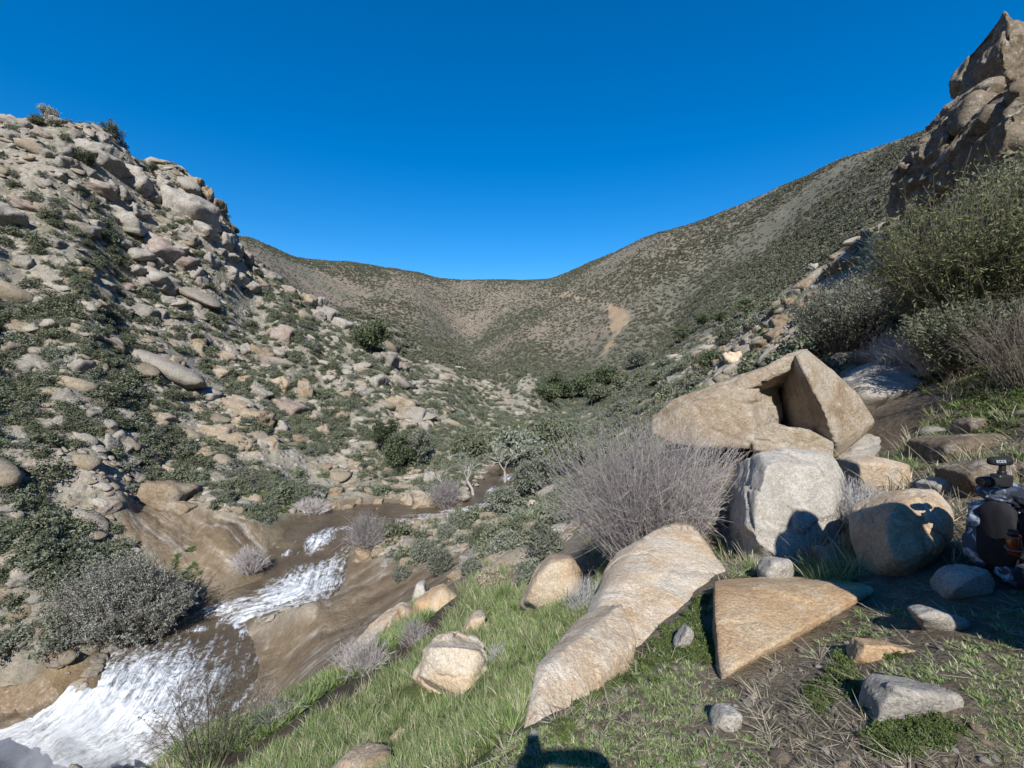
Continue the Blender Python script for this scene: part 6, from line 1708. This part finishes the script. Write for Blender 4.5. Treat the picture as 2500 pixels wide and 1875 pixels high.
# ------------------------------------------------------------------ the photographer, behind the picture: his shadow is in it
J = {'pelvis': (-0.02, -0.46, -0.72), 'waist': (-0.02, -0.45, -0.52), 'chest': (-0.02, -0.42, -0.27), 'neck': (-0.02, -0.37, -0.06), 'jaw': (-0.02, -0.33, 0.02), 'head': (-0.025, -0.32, 0.10), 'crown': (-0.025, -0.33, 0.19),
     'r_sh': (0.18, -0.42, -0.08), 'r_el': (0.29, -0.18, 0.05), 'r_wr': (0.07, -0.10, -0.01), 'l_sh': (-0.21, -0.43, -0.14), 'l_el': (-0.29, -0.44, -0.42), 'l_wr': (-0.27, -0.30, -0.62), 'l_ha': (-0.26, -0.26, -0.69),
     'r_hip': (0.09, -0.46, -0.78), 'r_kn': (0.12, -0.42, -1.18), 'r_an': (0.13, -0.47, -1.55), 'r_to': (0.15, -0.28, -1.62), 'l_hip': (-0.12, -0.46, -0.78), 'l_kn': (-0.14, -0.42, -1.20), 'l_an': (-0.16, -0.46, -1.60), 'l_to': (-0.19, -0.27, -1.67),
     'palm': (0.02, -0.085, -0.04), 'f1': (0.0, -0.075, 0.015), 'f1b': (-0.03, -0.065, 0.035), 'f2': (0.005, -0.08, -0.005), 'f2b': (-0.04, -0.07, 0.005), 'f3': (0.0, -0.085, -0.035), 'f3b': (-0.04, -0.075, -0.025), 'f4': (0.0, -0.09, -0.06), 'f4b': (-0.035, -0.08, -0.055), 'th': (0.03, -0.06, -0.01), 'thb': (0.015, -0.045, 0.03)}
RAD = {'pelvis': (.15, .11), 'waist': (.13, .10), 'chest': (.165, .12), 'neck': (.055, .055), 'jaw': (.068, .075), 'head': (.08, .095), 'crown': (.062, .07), 'r_sh': (.065, .065), 'r_el': (.043, .043), 'r_wr': (.028, .03), 'l_sh': (.065, .065), 'l_el': (.045, .045), 'l_wr': (.03, .03), 'l_ha': (.03, .04),
       'r_hip': (.085, .085), 'r_kn': (.06, .06), 'r_an': (.045, .045), 'r_to': (.045, .035), 'l_hip': (.085, .085), 'l_kn': (.06, .06), 'l_an': (.045, .045), 'l_to': (.045, .035), 'palm': (.03, .022)}
ED = [('pelvis', 'waist'), ('waist', 'chest'), ('chest', 'neck'), ('neck', 'jaw'), ('jaw', 'head'), ('head', 'crown'), ('chest', 'r_sh'), ('r_sh', 'r_el'), ('r_el', 'r_wr'), ('r_wr', 'palm'), ('chest', 'l_sh'), ('l_sh', 'l_el'), ('l_el', 'l_wr'), ('l_wr', 'l_ha'),
      ('pelvis', 'r_hip'), ('r_hip', 'r_kn'), ('r_kn', 'r_an'), ('r_an', 'r_to'), ('pelvis', 'l_hip'), ('l_hip', 'l_kn'), ('l_kn', 'l_an'), ('l_an', 'l_to'),
      ('palm', 'f1'), ('f1', 'f1b'), ('palm', 'f2'), ('f2', 'f2b'), ('palm', 'f3'), ('f3', 'f3b'), ('palm', 'f4'), ('f4', 'f4b'), ('palm', 'th'), ('th', 'thb')]
keys = list(J)
pm = bpy.data.meshes.new('person')
base = Vector((0, -0.46, -1.66))
pm.from_pydata([tuple(Vector(J[k]) - base) for k in keys], [(keys.index(a), keys.index(b)) for a, b in ED], [])
per = obj('person', pm, None, None, 'person standing behind the camera, one arm holding it up', 'person')
per.location = base
sk = per.modifiers.new('skin', 'SKIN')
for k, sv in zip(keys, pm.skin_vertices[0].data):
    sv.radius = RAD.get(k, (0.0095, 0.0095)); sv.use_root = (k == 'pelvis')
ss = per.modifiers.new('subdiv', 'SUBSURF'); ss.levels = 2; ss.render_levels = 2
m = NT('person_clothes_and_skin'); oz = m.new('ShaderNodeSeparateXYZ'); m.link(m.coord('Object'), oz.inputs[0])
c = m.ramp(m.mapr(oz.outputs['Z'], 0.0, 2.0), [(0.0, (0.03, 0.022, 0.016)), (0.055, (0.07, 0.075, 0.08)), (0.46, (0.10, 0.13, 0.20)), (0.80, (0.42, 0.26, 0.18)), (0.905, (0.03, 0.02, 0.014))], 'CONSTANT')
m.finish(c, 0.8, m.bump(m.noise(m.coord('Object'), 30, 4, 0.6), 0.3, 0.01))
pm.materials.append(m.m)
ac = obj('action_camera', None, None, None, 'small action camera held up in the hand of the person behind the lens', 'camera')
ac.location = (0, -0.045, 0.012)
v, f = superbox((0.031, 0.012, 0.022), 8, 3); part('body', v, f, M_BLACKP, ac)
v, f = cyl(0.009, 0.009, 0.14, 12); v = v[:, [1, 2, 0]]; part('grip', v, f, M_BLACKP, ac, (-0.03, -0.02, -0.16))
